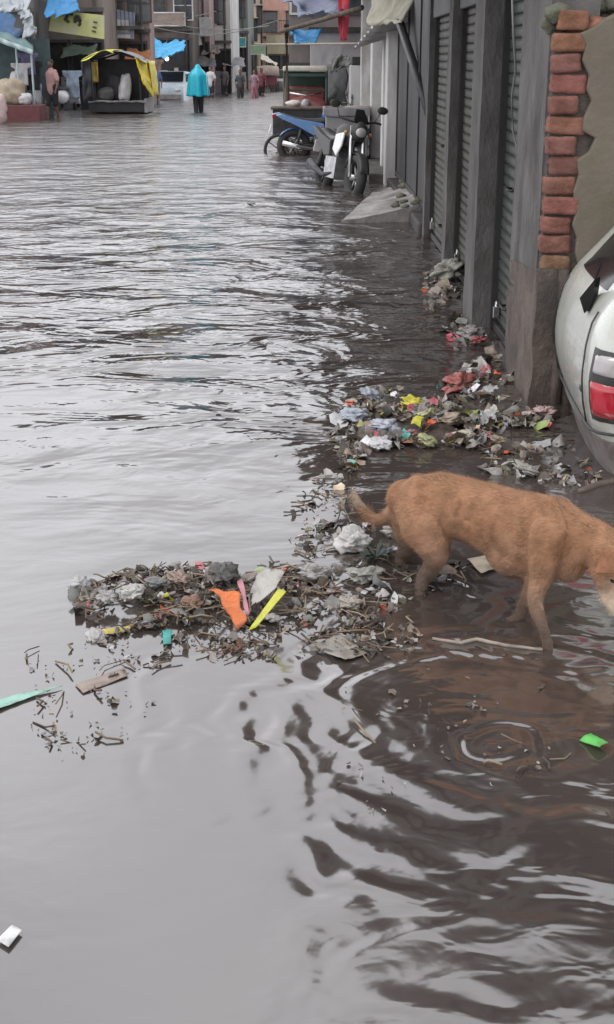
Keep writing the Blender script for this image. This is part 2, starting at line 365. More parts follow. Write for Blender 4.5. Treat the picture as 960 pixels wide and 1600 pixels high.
def shutter(y0,y1,x,z0,z1,matn,pitch=.064):
    b=MB(); rows=int((z1-z0)/pitch); n=6
    prof=[(0,0),(.10,-.006),(.3,-.008),(.7,-.008),(.86,-.011),(.95,.003)]
    zs=[];xs=[]
    for r in range(rows):
        for f,dx in prof: zs.append(z0+(r+f)*pitch); xs.append(x+dx)
    ny=8
    vs=[(xs[i]+.006*nz((y0+(y1-y0)*j/ny,zs[i],0),2.2,3),y0+(y1-y0)*j/ny,zs[i]) for i in range(len(zs)) for j in range(ny+1)]
    fs=[(i*(ny+1)+j,i*(ny+1)+j+1,(i+1)*(ny+1)+j+1,(i+1)*(ny+1)+j) for i in range(len(zs)-1) for j in range(ny)]
    b.add(vs,[f[::-1] for f in fs]); o=b.build('shutter',matn,shop)
    for yy in (y0-.012,y1+.012):
        g=MB(); g.bb(x-.045,x+.03,yy-.022,yy+.022,z0-.05,z1); g.build('guide_rail','iron_door',o)
    bt=MB(); bt.bb(x-.03,x+.012,y0+.012,y1-.012,z0-.055,z0-.002); bt.build('bottom_bar','iron_door',o,bevel=.004)
    for zz in (.22,.9):
        yc=(y0+y1)/2; lk=MB(); lk.tube([(x-.012,yc-.07,zz),(x-.045,yc-.06,zz),(x-.045,yc+.06,zz),(x-.012,yc+.07,zz)],.008,6); lk.build('handle','iron',o,smooth=True)
    lk=MB(); lk.bb(x-.05,x-.012,y1-.14,y1-.08,.10,.17); lk.torus((x-.03,y1-.11,.18),(1,0,0),.022,.006,seg=14,sub=6); lk.build('padlock','chrome',o,bevel=.004)
    hd=MB(); hd.bb(x-.065,x+.12,y0-.04,y1+.04,z1-.02,z1+.36); hd.build('roller_box','iron',o,bevel=.01)
    return o
shutter(7.10,7.96,1.20,.06,1.98,'shutter')
shutter(8.56,10.24,1.21,.06,1.98,'shutter_olive')
shutter(10.64,12.36,1.21,.06,1.98,'shutter_olive')
def post(y0,y1,x0,x1,z1,seed): rough_box(x0,x1,y0,y1,-.3,z1,n=(3,5,24),amp=.006,seed=seed).build('pillar','concrete',shop,smooth=True)
post(8.02,8.49,1.045,1.3,3.19,11); post(10.30,10.56,1.10,1.3,3.19,12); post(12.42,12.6,1.12,1.31,3.19,15)
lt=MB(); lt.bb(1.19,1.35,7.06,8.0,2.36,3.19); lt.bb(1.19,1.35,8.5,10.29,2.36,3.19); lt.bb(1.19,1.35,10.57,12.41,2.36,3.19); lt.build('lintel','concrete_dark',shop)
# hanging cable on the first shutter
cb=MB(); cb.tube([U(px,py,Yd) for px,py,Yd in ((800,-20,6.98),(803,60,7.02),(806,110,7.1),(800,150,7.2),(801,200,7.25),(808,232,7.2),(815,258,7.1),(822,262,7.02))],.006,6)
cb.build('cable','cable',shop,smooth=True)
# iron doors, plinth
for i,(a,b_) in enumerate(((12.62,14.3),(14.34,16.0),(16.04,17.7))):
    d=MB(); d.bb(1.2,1.3,a,b_,.12,2.5); o=d.build('iron_door','iron_door',shop,bevel=.01)
    f=MB()
    for zz in (.16,2.42): f.bb(1.185,1.198,a+.05,b_-.075,zz,zz+.05)
    for yy in (b_-.07,): f.bb(1.182,1.197,yy,yy+.05,.14,2.48)
    f.build('door_frame','iron',o,bevel=.004)
pn=MB(); pn.bb(1.08,1.31,12.62,17.75,-.3,.11); pn.build('plinth','concrete_dark',shop,bevel=.02)
pp=MB(); pp.tube([U(625,35,15.5),U(648,105,14.5),U(672,180,13.4)],.05,8); pp.build('drain_pipe','iron',shop,smooth=True)
# ramp slab
rp=MB(); a=[G(533,349),G(668,346),G(668,300),G(585,300)]
def ramp(u,v):
    lo=a[0].lerp(a[1],u); hi=a[3].lerp(a[2],u); p=lo.lerp(hi,v)
    z=.02+.20*u**1.3; return Vector((p.x,p.y,z+.03*nz(p,2.5,2)+.012*nz(p,9,1)))
rp.grid(ramp,24,12)
def rskirt(u,v): p=ramp(u,0); return Vector((p.x+.02*nz((u*9,v*3,0),1),p.y+.02*v,p.z-(.16+.05*nz((u*7,0,0)))*v))
rp.grid(rskirt,24,3); rp.grid(lambda u,v:ramp(0,u)+Vector((0,0,-.2*v)),12,2)
o=rp.build('ramp_slab',mat('ramp_concrete',(.36,.34,.33),(.2,.19,.18),.7,scale=3,bump=.02,bscale=12,c3=(.1,.09,.085),scale3=4),base=(.9,15.2,0),smooth=True)
tag(o,'tilted broken concrete ramp slab in front of the dark iron doors','ramp')
br=MB()
for i in range(16):
    u,v=rnd.random(),rnd.random(); p=ramp(.55+.43*u,v); s_=rnd.uniform(.03,.09)
    br.ball(p+Vector((0,0,s_*.3)),(s_,s_*.8,s_*.5),seg=8,rings=6,fn=lambda d:1+.4*nz(d,1.5,i))
tag(br.build('rubble','rubble',base=(1.1,15.2,.1),smooth=True),'small grey rubble scattered on the ramp slab by the shutter','rubble',kind='stuff')

# ------------------------------------------------------------------ parked car, tail towards the lane
car=thing('parked_car','pale silver hatchback with muddy bumper backed against the brick corner','car',(2.7,5.56,0))

CX,CY=1.135,5.56
PROF=[(.16,-.24),(.10,-.05),(.045,.10),(.0,.19),(-.03,.30),(-.04,.40),(-.025,.52),(.0,.62),(.05,.70),(.11,.765),(.18,.85),(.27,.955),(.38,1.06),(.52,1.13),(.8,1.17),(1.3,1.2),(1.75,1.13),(2.2,.83),(2.65,.76),(2.98,.66),(3.12,.5),(3.14,.3),(3.07,.1),(2.95,-.05),(2.9,-.24)]
def rx(z):
    for (x0,z0),(x1,z1) in zip(PROF[:14],PROF[1:15]):
        if z0<=z<=z1: return x0+(x1-x0)*(z-z0)/(z1-z0)
    return PROF[0][0] if z<PROF[0][1] else .52
def tumble(z): return 1-.2*max(0,min(1,(z-.66)/.5))**1.2-.05*max(0,min(1,(.25-z)/.4))
LAY=[(-.683,.24),(-.683,.17),(-.668,.095),(-.63,.045),(-.56,.014),(-.35,.003),(0,0),(.35,.003),(.56,.014),(.63,.045),(.668,.095),(.683,.17),(.683,.24)]
cen=(1.5,.5)
def cpt(i,lay):
    x,z=PROF[i]; v,ins=LAY[lay]
    d=Vector((cen[0]-x,(cen[1]-z)*.6)); d.normalize()
    return Vector((CX+x+d.x*ins,CY+v*tumble(z),z+d.y*ins*.6))
def body_part(i0,i1,name,matn,parent,closed):
    b=MB(); n=i1-i0+1
    b.grid(lambda u,v:cpt(i0+round(v*(n-1)),round(u*12)),12,n-1)
    if closed:
        for lay in (0,12):
            pts=[cpt(i,lay) for i in range(i0,i1+1)]
            f=[tuple(range(n))] if lay==0 else [tuple(range(n))[::-1]]; b.add(pts,f)
    o=b.build(name,matn,parent,smooth=True)
    md=o.modifiers.new('sub','SUBSURF'); md.levels=md.render_levels=2; return o
body_part(0,24,'body','car_paint',car,True)
# bumper skin: lower rear, slightly proud
bm_=MB()
ring=[(-.70,.60),(-.698,.38),(-.69,.22),(-.672,.125),(-.632,.06),(-.56,.02),(-.3,-.004),(0,-.008),(.3,-.004),(.56,.03),(.632,.09),(.672,.16),(.69,.25),(.698,.4),(.70,.6)]
zl=[-.24,-.1,.02,.08,.13,.165,.175]
bm_.grid(lambda u,v:(lambda q,z:Vector((CX+rx(z)+q[1]-(.010 if z<.17 else -.012),CY+q[0]*tumble(z)*(1.008 if z<.17 else 1.),z)))(ring[round(u*14)],zl[round(v*6)]),14,6)
o=bm_.build('bumper','car_dirty',car,smooth=True); md=o.modifiers.new('s','SUBSURF'); md.levels=md.render_levels=2
def corner(q):      # q 0..1 round the near rear corner, from the tail face onto the flank
    tb=[(-.50,.006),(-.56,.012),(-.63,.043),(-.668,.093),(-.685,.17),(-.687,.24),(-.687,.34)]
    t=q*6; i=min(5,int(t)); f=t-i; return tb[i][0]*(1-f)+tb[i+1][0]*f, tb[i][1]*(1-f)+tb[i+1][1]*f
def skin_patch(q0,q1,zf,zt,off,nu=14,nv=8):
    b=MB()
    def fn(u,v):
        q=q0+(q1-q0)*u; z=zf(u)+(zt(u)-zf(u))*v; vv,ins=corner(q)
        nrm=Vector((-(1-q),-q,0)).normalized(); e=1-max(abs(2*u-1),abs(2*v-1))**8
        return Vector((CX+rx(z)+ins,CY+vv*tumble(z),z))+nrm*(off*e-.004)
    b.grid(fn,nu,nv); return b
for side in (0,1):
    def flip(b):
        if side: b.v=[(x,2*CY-y,z) for x,y,z in b.v]; b.f=[f[::-1] for f in b.f]
        return b
    g=flip(skin_patch(.22,1.,lambda u:.235,lambda u:.53-.02*u,.014)); tl=g.build('tail_lamp','black_trim',car,smooth=True)
    flip(skin_patch(.26,.97,lambda u:.25,lambda u:.415-.03*u,.026)).build('red_lens','lamp_red',tl,smooth=True)
    flip(skin_patch(.26,.97,lambda u:.43-.03*u,lambda u:.51,.022)).build('clear_lens','lamp_clear',tl,smooth=True)
    b=MB(); s_=-1 if not side else 1
    def fl(x,z,o=.006): return Vector((CX+x,CY+s_*(.687*tumble(z)+o),z))
    wpoly=[fl(.20,.735),fl(.33,.955),fl(.45,1.06),fl(.9,1.10),(fl(.9,.72))]
    if side: wpoly=wpoly[::-1]
    b.prism(wpoly,(0,-s_*.02,0)); b.build('side_window','glass_dark',car)
    b=MB(); wpoly=[fl(.96,.72),fl(.96,1.10),fl(1.55,1.08),fl(1.95,.78)]; b.prism(wpoly if not side else wpoly[::-1],(0,-s_*.02,0)); b.build('side_window','glass_dark',car)
    for xx in (.62,2.5):
        b=MB(); b.torus((CX+xx,CY+s_*.60,-.03),(0,1,0),.20,.075,seg=32,sub=10); wh=b.build('wheel','tyre',car,smooth=True)
        b=MB(); b.ball((CX+xx,CY+s_*.62,-.03),(.17,.04,.17)); b.build('rim','rim',wh,smooth=True)
        b=MB(); b.torus((CX+xx,CY+s_*.66,-.03),(0,1,0),.30,.03,seg=32,sub=8); b.build('wheel_arch','black_trim',car,smooth=True)
# rear glass and its rubber, little corner trim, reflector
b=MB(); b.grid(lambda u,v:(lambda z,y:Vector((CX+rx(z)-.006+.05*(abs(y)/.5)**4,CY+y,z)))(.715+.30*v,(-.47+.94*u)*(1-.12*v)),16,8); b.build('rear_window','glass_dark',car,smooth=True)
b=MB(); tr=[U(898,466,5.22),U(922,436,5.22),U(919,462,5.22),U(912,484,5.22),U(905,490,5.22)]
b.prism(tr,(.03,.06,0)); b.tube([tr[1],U(927,424,5.2),U(932,412,5.19)],.005,6); b.build('corner_window','glass_dark',car)
b=MB(); p=U(909,607,5.1); b.box(p+Vector((-.01,0,0)),(.02,.05,.025),(0,0,0)); b.build('reflector','black_trim',car,bevel=.006)
def on_tail(v,z,o=.004):
    L_=LAY[::-1]; a=abs(v); ins=0
    for (v0,i0),(v1,i1) in zip(LAY[6:],LAY[7:]):
        if v0<=a<=v1+1e-6: ins=i0+(i1-i0)*(a-v0)/(v1-v0+1e-9); break
    return Vector((CX+rx(z)+ins-o-.01*(a/.68)**4,CY+v*tumble(z)*(1+.006*(a/.68)**6),z))
b=MB(); b.tube([on_tail(-.675+.05*k,.188) for k in range(28)],.006,6); b.build('bumper_seam','black_trim',car,smooth=True)
b=MB(); b.tube([on_tail(.50+.03*math.sin(k*.5),.2+.045*k,.002) for k in range(11)],.004,6); b.build('hatch_seam','black_trim',car,smooth=True)
b=MB(); b.tube([on_tail(-.50-.03*math.sin(k*.5),.2+.045*k,.002) for k in range(11)],.004,6); b.build('hatch_seam','black_trim',car,smooth=True)

car.rotation_euler=(0,0,R(-4)); car.location=(2.7+.042,5.56-.105,0)
# ------------------------------------------------------------------ the dog
def dog_material():
    m=bpy.data.materials.new('tan_fur'); m.use_nodes=True; nt=m.node_tree; b=nt.nodes['Principled BSDF']; L=nt.links.new
    a=nd(nt,'ShaderNodeVertexColor'); a.layer_name='coat'
    tc=nd(nt,'ShaderNodeTexCoord'); mp=nd(nt,'ShaderNodeMapping'); mp.inputs['Rotation'].default_value=(0,0,R(41)); mp.inputs['Scale'].default_value=(.22,1,1)
    L(tc.outputs['Object'],mp.inputs[0])
    n1=nd(nt,'ShaderNodeTexNoise'); n1.inputs['Scale'].default_value=120; n1.inputs['Detail'].default_value=6; n1.inputs['Roughness'].default_value=.7; L(mp.outputs[0],n1.inputs['Vector'])
    n2=nd(nt,'ShaderNodeTexNoise'); n2.inputs['Scale'].default_value=11; n2.inputs['Detail'].default_value=4; L(mp.outputs[0],n2.inputs['Vector'])
    mx=nd(nt,'ShaderNodeMix',data_type='RGBA'); mx.blend_type='MULTIPLY'
    mr=nd(nt,'ShaderNodeMapRange'); mr.inputs[1].default_value=.38; mr.inputs[2].default_value=.66; mr.inputs[3].default_value=.0; mr.inputs[4].default_value=.75
    ad=nd(nt,'ShaderNodeMath',operation='ADD'); ad.use_clamp=False
    hf=nd(nt,'ShaderNodeMath',operation='MULTIPLY_ADD'); hf.inputs[1].default_value=.5; hf.inputs[2].default_value=0; L(n2.outputs['Fac'],hf.inputs[0])
    h2=nd(nt,'ShaderNodeMath',operation='MULTIPLY_ADD'); h2.inputs[1].default_value=.5; h2.inputs[2].default_value=0; L(n1.outputs['Fac'],h2.inputs[0])
    L(hf.outputs[0],ad.inputs[0]); L(h2.outputs[0],ad.inputs[1]); L(ad.outputs[0],mr.inputs[0]); L(mr.outputs[0],mx.inputs['Factor'])
    L(a.outputs['Color'],mx.inputs['A']); mx.inputs['B'].default_value=(.62,.5,.42,1); L(mx.outputs['Result'],b.inputs['Base Color'])
    bp=nd(nt,'ShaderNodeBump'); bp.inputs['Distance'].default_value=.0035; L(n1.outputs['Fac'],bp.inputs['Height']); L(bp.outputs[0],b.inputs['Normal'])
    b.inputs['Roughness'].default_value=.75; b.inputs['Specular IOR Level'].default_value=.25
    b.inputs['Sheen Weight'].default_value=.25; b.inputs['Sheen Tint'].default_value=(.9,.6,.4,1); b.inputs['Sheen Roughness'].default_value=.4
    return m
M['fur']=dog_material()
def limb(b,nodes,seg=14,sub=5,flat=1.):          # smooth tapered chain through (point, radius)
    P=[Vector(p) for p,_ in nodes]; r=[q for _,q in nodes]; pts=[];rs=[]
    n=len(P)
    for i in range(n-1):
        p0,p1,p2,p3=P[max(i-1,0)],P[i],P[i+1],P[min(i+2,n-1)]
        for k in range(sub):
            t=k/sub; pts.append(.5*((2*p1)+(p2-p0)*t+(2*p0-5*p1+4*p2-p3)*t*t+(3*p1-p0-3*p2+p3)*t**3)); f=t*t*(3-2*t); rs.append(r[i]*(1-f)+r[i+1]*f)
    pts.append(P[-1]); rs.append(r[-1])
    b.tube(pts,rs,seg,flat=flat)
    b.ball(pts[0],rs[0]*.98,seg=12,rings=8); b.ball(pts[-1],rs[-1]*.98,seg=12,rings=8)
DOGB=Vector((.5,3.7,0))
d=MB()
body=[(U(632,778,3.95),.062),(U(650,783,3.92),.090),(U(690,787,3.86),.102),(U(735,798,3.79),.103),(U(785,818,3.71),.118),(U(832,833,3.63),.128),(U(872,838,3.56),.116),(U(905,845,3.51),.086),(U(930,850,3.46),.073),(U(948,860,3.425),.062)]
def lane(b,nodes):
    P=[p for p,_ in nodes]; r=[q for _,q in nodes]; limb(b,nodes,20,6,flat=.80)
lane(d,body)
hx=Vector((.76,-.65,0)); sx=Vector((-.65,-.76,0))          # heading, and towards the camera
# withers, breast, belly
d.ball(U(862,812,3.58),(.09,.075,.07)); d.ball(U(888,872,3.50),(.06,.07,.075)); d.ball(U(806,866,3.66),(.10,.08,.07),rot=(0,0,R(-40)))
# thighs
limb(d,[(U(652,792,3.86),.075),(U(664,822,3.81),.080),(U(676,850,3.775),.058),(U(682,868,3.765),.044)])
limb(d,[(U(682,868,3.765),.042),(U(676,884,3.775),.030),(U(662,902,3.785),.0245)])
limb(d,[(U(662,902,3.785),.0245),(U(657,922,3.75),.0195),(U(657,945,3.725),.0185),(U(664,962,3.70),.021)])
limb(d,[(U(636,800,3.985),.07),(U(645,835,3.975),.058),(U(648,852,3.985),.036),(U(634,862,4.00),.027),(U(626,872,4.015),.021),(U(628,890,3.985),.019),(U(634,906,3.95),.021)])
# front legs
limb(d,[(U(858,835,3.485),.060),(U(852,872,3.475),.050),(U(846,903,3.465),.036),(U(839,926,3.445),.027),(U(838,950,3.42),.0225),(U(848,980,3.375),.0165),(U(855,1004,3.345),.0165),(U(862,1020,3.33)+Vector((0,0,-.06)),.020)])
limb(d,[(U(846,850,3.60),.055),(U(842,885,3.60),.042),(U(832,915,3.585),.028),(U(822,940,3.565),.021),(U(815,960,3.545),.0185)])
limb(d,[(U(815,960,3.545),.0185),(U(806,968,3.535),.019),(U(794,971,3.545),.014)])
for k in (-1,0,1):
    p=U(790,971,3.548)+sx*.009*k; d.ball(p,(.012,.009,.009),seg=8,rings=6)
    p=U(866,1026,3.315)+Vector((0,0,-.07))+sx*.011*k; d.ball(p,(.014,.010,.011),seg=8,rings=6)
# tail
limb(d,[(U(626,786,3.95),.036),(U(614,800,3.965),.026),(U(600,812,3.98),.021),(U(582,810,3.99),.019),(U(567,797,4.0),.017),(U(557,781,4.01),.0135),(U(551,765,4.02),.008)])
# head, lowered
hd0=U(951,872,3.40)
fw=Vector((.30,-.42,-.86)).normalized(); hs_=fw.cross(Vector((.75,-.66,.2))).normalized(); hu=hs_.cross(fw)
def H(a,b_,c): return hd0+fw*a+hs_*b_+hu*c
hr=Matrix((fw,hs_,hu)).transposed()
d.ball(H(.0,0,.004),(.075,.060,.062),rot=hr); d.ball(H(.045,0,-.012),(.06,.048,.045),rot=hr)
limb(d,[(H(.05,0,-.012),.040),(H(.10,0,-.02),.031),(H(.148,0,-.026),.024)]); limb(d,[(H(.04,0,-.04),.026),(H(.10,0,-.046),.019),(H(.135,0,-.046),.014)])
for k in (-1,1): d.ball(H(.045,.034*k,.022),(.026,.018,.014),rot=hr); d.ball(H(.02,.035*k,-.022),(.035,.02,.03),rot=hr)
# ribs, hip bone and shoulder blade under the skin
for k in range(6):
    q=body[3][0].lerp(body[5][0],k/5)+sx*.078
    limb(d,[(q+Vector((0,0,.055)),.011),(q+sx*.009+Vector((0,0,.0)),.0125),(q-sx*.008+Vector((0,0,-.05)),.012)],8,4)
d.ball(U(655,752,3.87),(.03,.03,.02)); limb(d,[(U(858,786,3.51),.022),(U(868,815,3.485),.027),(U(880,850,3.47),.032)],10,4)
me=fused(d,.0065,6)
for v in me.vertices:
    v.co+=v.normal*(.0035*nz(v.co,14,1)+.0022*nz(v.co,38,4))
# ears grow out of the same skin
def earpts(k):
    return [H(-.025,.030*k,.050),H(.012,.040*k,.048),H(.045,.082*k,.050),H(.03,.105*k,.010),H(-.022,.058*k,.028)]
ca=me.color_attributes.new('coat','FLOAT_COLOR','POINT'); cols=[]
tan=Vector((.335,.183,.104)); pale=Vector((.31,.20,.145)); dark=Vector((.25,.125,.068)); grey=Vector((.105,.076,.06)); tailp=Vector((.34,.27,.21))
for v in me.vertices:
    p=v.co; c=tan.copy()
    s_=(p-Vector(body[1][0])).dot(hx)      # along the back
    def mixv(a,t): 
        t=max(0,min(1,t)); return c*(1-t)+a*t
    n_=nz(p,9,2)*.5
    c=mixv(dark,(p.z-.34)/.09*.35+n_*.6)                         # darker saddle
    c=mixv(pale,(.27-p.z)/.14*.5+n_*.35)
    if p.z<.15: c=mixv(grey,(.15-p.z)/.10*.95+n_*.4)
    if p.x<.265 and p.z>.2: c=mixv(tailp,(.268-p.x)/.05+n_*.3)
    hl=(p-hd0).dot(fw)
    if hl>.05 and (p-hd0).length<.24: c=mixv(Vector((.6,.48,.38)),(hl-.05)/.06)
    cols += [c.x,c.y,c.z,1]
ca.data.foreach_set('color',cols)
dog=put('dog',me,'fur'); me.transform(Matrix.Translation(-DOGB)); dog.location=DOGB
tag(dog,'thin tan street dog wading with its head lowered by the trash','dog')
M['ear']=mat('ear_fur',(.24,.10,.045),(.12,.05,.025),.8,scale=30)
for k in (-1,1):
    b=MB(); e=earpts(k); b.prism([e[0],e[1],e[2],e[3],e[4]],hu*-.008); o=b.build('ear','ear',dog,bevel=.003,smooth=True)
    md=o.modifiers.new('s','SUBSURF'); md.levels=md.render_levels=2
    b=MB(); b.ball(H(.062,.037*k,.016),.0105,seg=12,rings=8); b.build('eye','glass_dark',dog,smooth=True)
b=MB(); b.ball(H(.168,0,-.018),(.012,.015,.012),rot=hr); b.build('nose','black_trim',dog,smooth=True)
# short coat of real hairs over the body
def coat():
    me=dog.data; vs=me.vertices; b=MB(); rr=random.Random(3); tri=[]
    me.calc_loop_triangles(); areas=[t.area for t in me.loop_triangles]; tot=sum(areas); N=42000
    for t,a in zip(me.loop_triangles,areas):
        q=a/tot*N; k=int(q)+(rr.random()<q-int(q))
        for _ in range(k):
            u,v=rr.random(),rr.random()
            if u+v>1: u,v=1-u,1-v
            i,j,l=t.vertices; p=vs[i].co*(1-u-v)+vs[j].co*u+vs[l].co*v; n=t.normal
            flow=Vector((-hx.x,-hx.y,-.55)); flow=(flow-n*flow.dot(n))
            if flow.length<.05: continue
            flow.normalize(); flow=flow+.6*Vector((nz(p,22,7),nz(p,22,8),nz(p,22,9))); flow=(flow+Vector((rr.gauss(0,.22),rr.gauss(0,.22),rr.gauss(0,.22)))).normalized()
            ln=rr.uniform(.009,.021); sd_=n.cross(flow).normalized()*.0005
            tail=(p.x+DOGB.x)<.262
            if tail: ln*=1.8
            tip=p+flow*ln+n*ln*rr.uniform(.16,.34)
            ci=cols[4*i:4*i+3]; g=rr.uniform(.7,1.2)*(1+.55*nz(p,26,3)+.3*nz(p,9,6)); b.add([p+sd_,p-sd_,tip],[(0,1,2)],0,(ci[0]*g,ci[1]*g,ci[2]*g))
    o=b.build('hair_coat',mat('hair_coat',(1,1,1),(1,1,1),.7,vcol=True,scale=15,spec=.25),dog,local=True,colour=True)
coat()
# ------------------------------------------------------------------ floating trash
PAL_DULL=[(.42,.42,.43),(.36,.34,.32),(.2,.17,.15),(.15,.12,.10),(.10,.08,.066),(.28,.26,.24),(.40,.39,.38),(.2,.19,.185),(.08,.066,.056),(.15,.118,.09),(.22,.17,.13),(.05,.045,.04),(.28,.22,.17),(.10,.095,.06),(.2,.2,.19)]
PAL_BRIGHT=[(.6,.12,.05),(.62,.6,.06),(.1,.42,.36),(.6,.2,.25),(.6,.6,.62),(.66,.55,.42),(.3,.38,.12),(.5,.1,.14)]
M['litter']=mat('litter',(1,1,1),(1,1,1),.45,vcol=True,scale=30,contrast=(.45,.75))
def scrap(b,c,s,col,curl=.6,n=3,tall=0.,rr=rnd):
    a=rr.uniform(0,6.28); e=Euler((rr.gauss(0,.3+tall),rr.gauss(0,.3+tall),a)).to_matrix(); sd_=rr.uniform(0,99); asp=rr.choice((.18,.35,.6,.8,1.))
    def fn(u,v):
        x,y=(u-.5)*s,(v-.5)*s*asp
        z=curl*s*(nz((u*1.6,v*1.6,sd_),1.)+.4*nz((u*4,v*4,sd_),1.))
        return Vector(c)+e@Vector((x*(1+.2*nz((v*2,sd_,0))),y,z))
    k=7; rad=[rr.uniform(.5,1.) for _ in range(k)]
    vs=[fn(.5,.5)]+[fn(.5+.3*rad[i]*math.cos(i*6.283/k),.5+.3*rad[i]*math.sin(i*6.283/k)) for i in range(k)]+[fn(.5+.6*rad[i]*math.cos(i*6.283/k+.2),.5+.6*rad[i]*math.sin(i*6.283/k+.2)) for i in range(k)]
    b.add(vs,[(0,1+i,1+(i+1)%k) for i in range(k)]+[(1+i,1+k+i,1+k+(i+1)%k,1+(i+1)%k) for i in range(k)],0,col)
def litter(name,label,cnt,pick,hmax,smin,smax,bright,twigs,seed):
    rr=random.Random(seed); b=MB(); q=[]
    for i in range(cnt):
        px,py,wt=pick(rr); p=G(px,py); z=hmax*wt*rr.random()**.8
        col=rr.choice(PAL_BRIGHT) if rr.random()<bright else rr.choice(PAL_DULL)
        g=rr.uniform(.75,1.15); col=tuple(x*g for x in col)
        s_=rr.uniform(smin,smax)*(1. if rr.random()<.85 else 1.7)
        scrap(b,(p.x,p.y,z+.006),s_,col,rr.uniform(.25,.7),3,.25*wt,rr); q.append(p)
    for i in range(cnt//40 if hmax>.045 else 0):        # larger crumpled film
        px,py,wt=pick(rr); p=G(px,py); z=hmax*wt*rr.uniform(.3,1); g=rr.choice([(.30,.30,.31),(.16,.14,.12),(.38,.37,.35),(.10,.085,.07),(.2,.16,.125),(.08,.075,.07),(.12,.1,.08)]); s_=rr.uniform(.05,.11); a=rr.uniform(0,6.28); sd_=rr.uniform(0,99); ex=Vector((math.cos(a),math.sin(a),rr.gauss(0,.3))); ey=Vector((-math.sin(a),math.cos(a),rr.gauss(0,.3)))
        b.grid(lambda u,v:Vector((p.x,p.y,z+.012))+ex*s_*(u-.5)*(1+.4*nz((v*3,sd_,1)))+ey*s_*(v-.5)*(.7+.5*nz((u*3,sd_,2)))+Vector((0,0,s_*(.28*nz((u*2.2,v*2.2,sd_))+.25*abs(nz((u*5,v*5,sd_)))))),9,9,0,g)
    for i in range(twigs):
        px,py,wt=pick(rr); p=G(px,py); l=rr.uniform(.03,.13); a=rr.uniform(0,6.28); z=hmax*wt*rr.random()+.008
        dv=Vector((math.cos(a),math.sin(a),rr.gauss(0,.25)*wt))*l*.5; mid=Vector((rr.gauss(0,.008),rr.gauss(0,.008),rr.gauss(0,.006)))
        b.tube([Vector((p.x,p.y,z))-dv,Vector((p.x,p.y,z))+mid,Vector((p.x,p.y,z))+dv],rr.uniform(.0015,.0035),5,0,rr.choice([(.09,.06,.04),(.16,.11,.07),(.045,.035,.028),(.22,.17,.11)]))
    c=sum(q,Vector((0,0,0)))/len(q); o=b.build(name,'litter',base=(c.x,c.y,0),colour=True,smooth=True); return tag(o,label,'litter',kind='stuff')
def inpoly(poly):
    def pick(rr):
        xs=[p[0] for p in poly]; ys=[p[1] for p in poly]
        while True:
            x,y=rr.uniform(min(xs),max(xs)),rr.uniform(min(ys),max(ys)); c=False; n=len(poly)
            for i in range(n):
                (x1,y1),(x2,y2)=poly[i],poly[(i+1)%n]
                if (y1>y)!=(y2>y) and x<(x2-x1)*(y-y1)/(y2-y1)+x1: c=not c
            if c and nz((x*.02,y*.035,0),1.,seedp[0])>-.18+.25*(rr.random()-.5):
                mx,my=sum(xs)/n,sum(ys)/n; r=math.hypot((x-mx)/(max(xs)-min(xs)),(y-my)/(max(ys)-min(ys)))*2
                return x,y,max(.08,1-r*r)
    return pick
seedp=[0.]
def mound(name,label,poly,h,col,seed):     # the wet sludge under the trash
    b=MB(); P=[G(*p) for p in poly]; c=sum(P,Vector((0,0,0)))/len(P); n=len(P); K=10; S=n*5
    vs=[];fs=[]
    for k in range(K+1):
        for s_ in range(S):
            t=s_/S*n; i=int(t); f=t-i; e=P[i].lerp(P[(i+1)%n],f); r=k/K
            p=c.lerp(e,r*(1+.16*nz((e.x*6,e.y*6,seed)))); p.z=-.012+h*(1-r**2)*(1+.5*nz(p,7,seed))+.018*nz(p,22,seed); vs.append(p)
    fs=[(k*S+s_,(k+1)*S+s_,(k+1)*S+(s_+1)%S,k*S+(s_+1)%S) for k in range(K) for s_ in range(S)]
    b.add(vs,[f[::-1] for f in fs]); o=b.build(name,col,base=(c.x,c.y,0),smooth=True); return tag(o,label,'sludge',kind='stuff')
M['sludge']=mat('sludge',(.075,.055,.042),(.035,.027,.022),.35,scale=14,bump=.012,bscale=45,c3=(.14,.11,.085),scale3=20)
POLA=[(112,940),(150,905),(230,890),(330,882),(420,884),(500,892),(530,915),(520,960),(470,985),(400,982),(330,978),(260,982),(180,994),(150,978),(130,960)]
POLB=[(520,680),(535,640),(580,612),(640,612),(700,600),(760,618),(830,640),(868,650),(850,672),(790,672),(750,705),(700,700),(640,700),(580,705),(545,745)]
mound('sludge_heap','brown wet sludge under the trash heap in mid lane',[(165,940),(230,900),(330,890),(430,893),(505,905),(515,945),(460,972),(380,978),(300,975),(200,985)],.040,'sludge',1)
mound('sludge_heap','brown wet sludge under the trash by the brick corner',[(545,675),(580,635),(650,620),(720,612),(800,640),(830,655),(780,668),(700,690),(620,698)],.035,'sludge',2)
mound('sludge_film','dark sludge spreading between the mid lane heap and the dog',[(470,905),(520,850),(575,850),(640,905),(600,950),(540,985),(480,960)],.008,'sludge',3)
seedp[0]=1.; litter('litter_heap','mixed trash of scraps and twigs heaped in mid lane with an orange packet',640,inpoly(POLA),.042,.014,.048,.05,300,11)
seedp[0]=5.; litter('litter_heap','colourful trash heaped behind the dog near the brick corner',900,inpoly(POLB),.05,.02,.075,.15,140,12)
seedp[0]=2.; litter('floating_litter','thin film of floating scraps in front of the mid lane heap',330,inpoly([(130,985),(200,1000),(300,985),(420,985),(520,940),(600,920),(660,990),(640,1030),(560,1030),(480,1025),(420,1035),(330,1030),(250,1045),(190,1030)]),.004,.008,.03,.02,60,13)
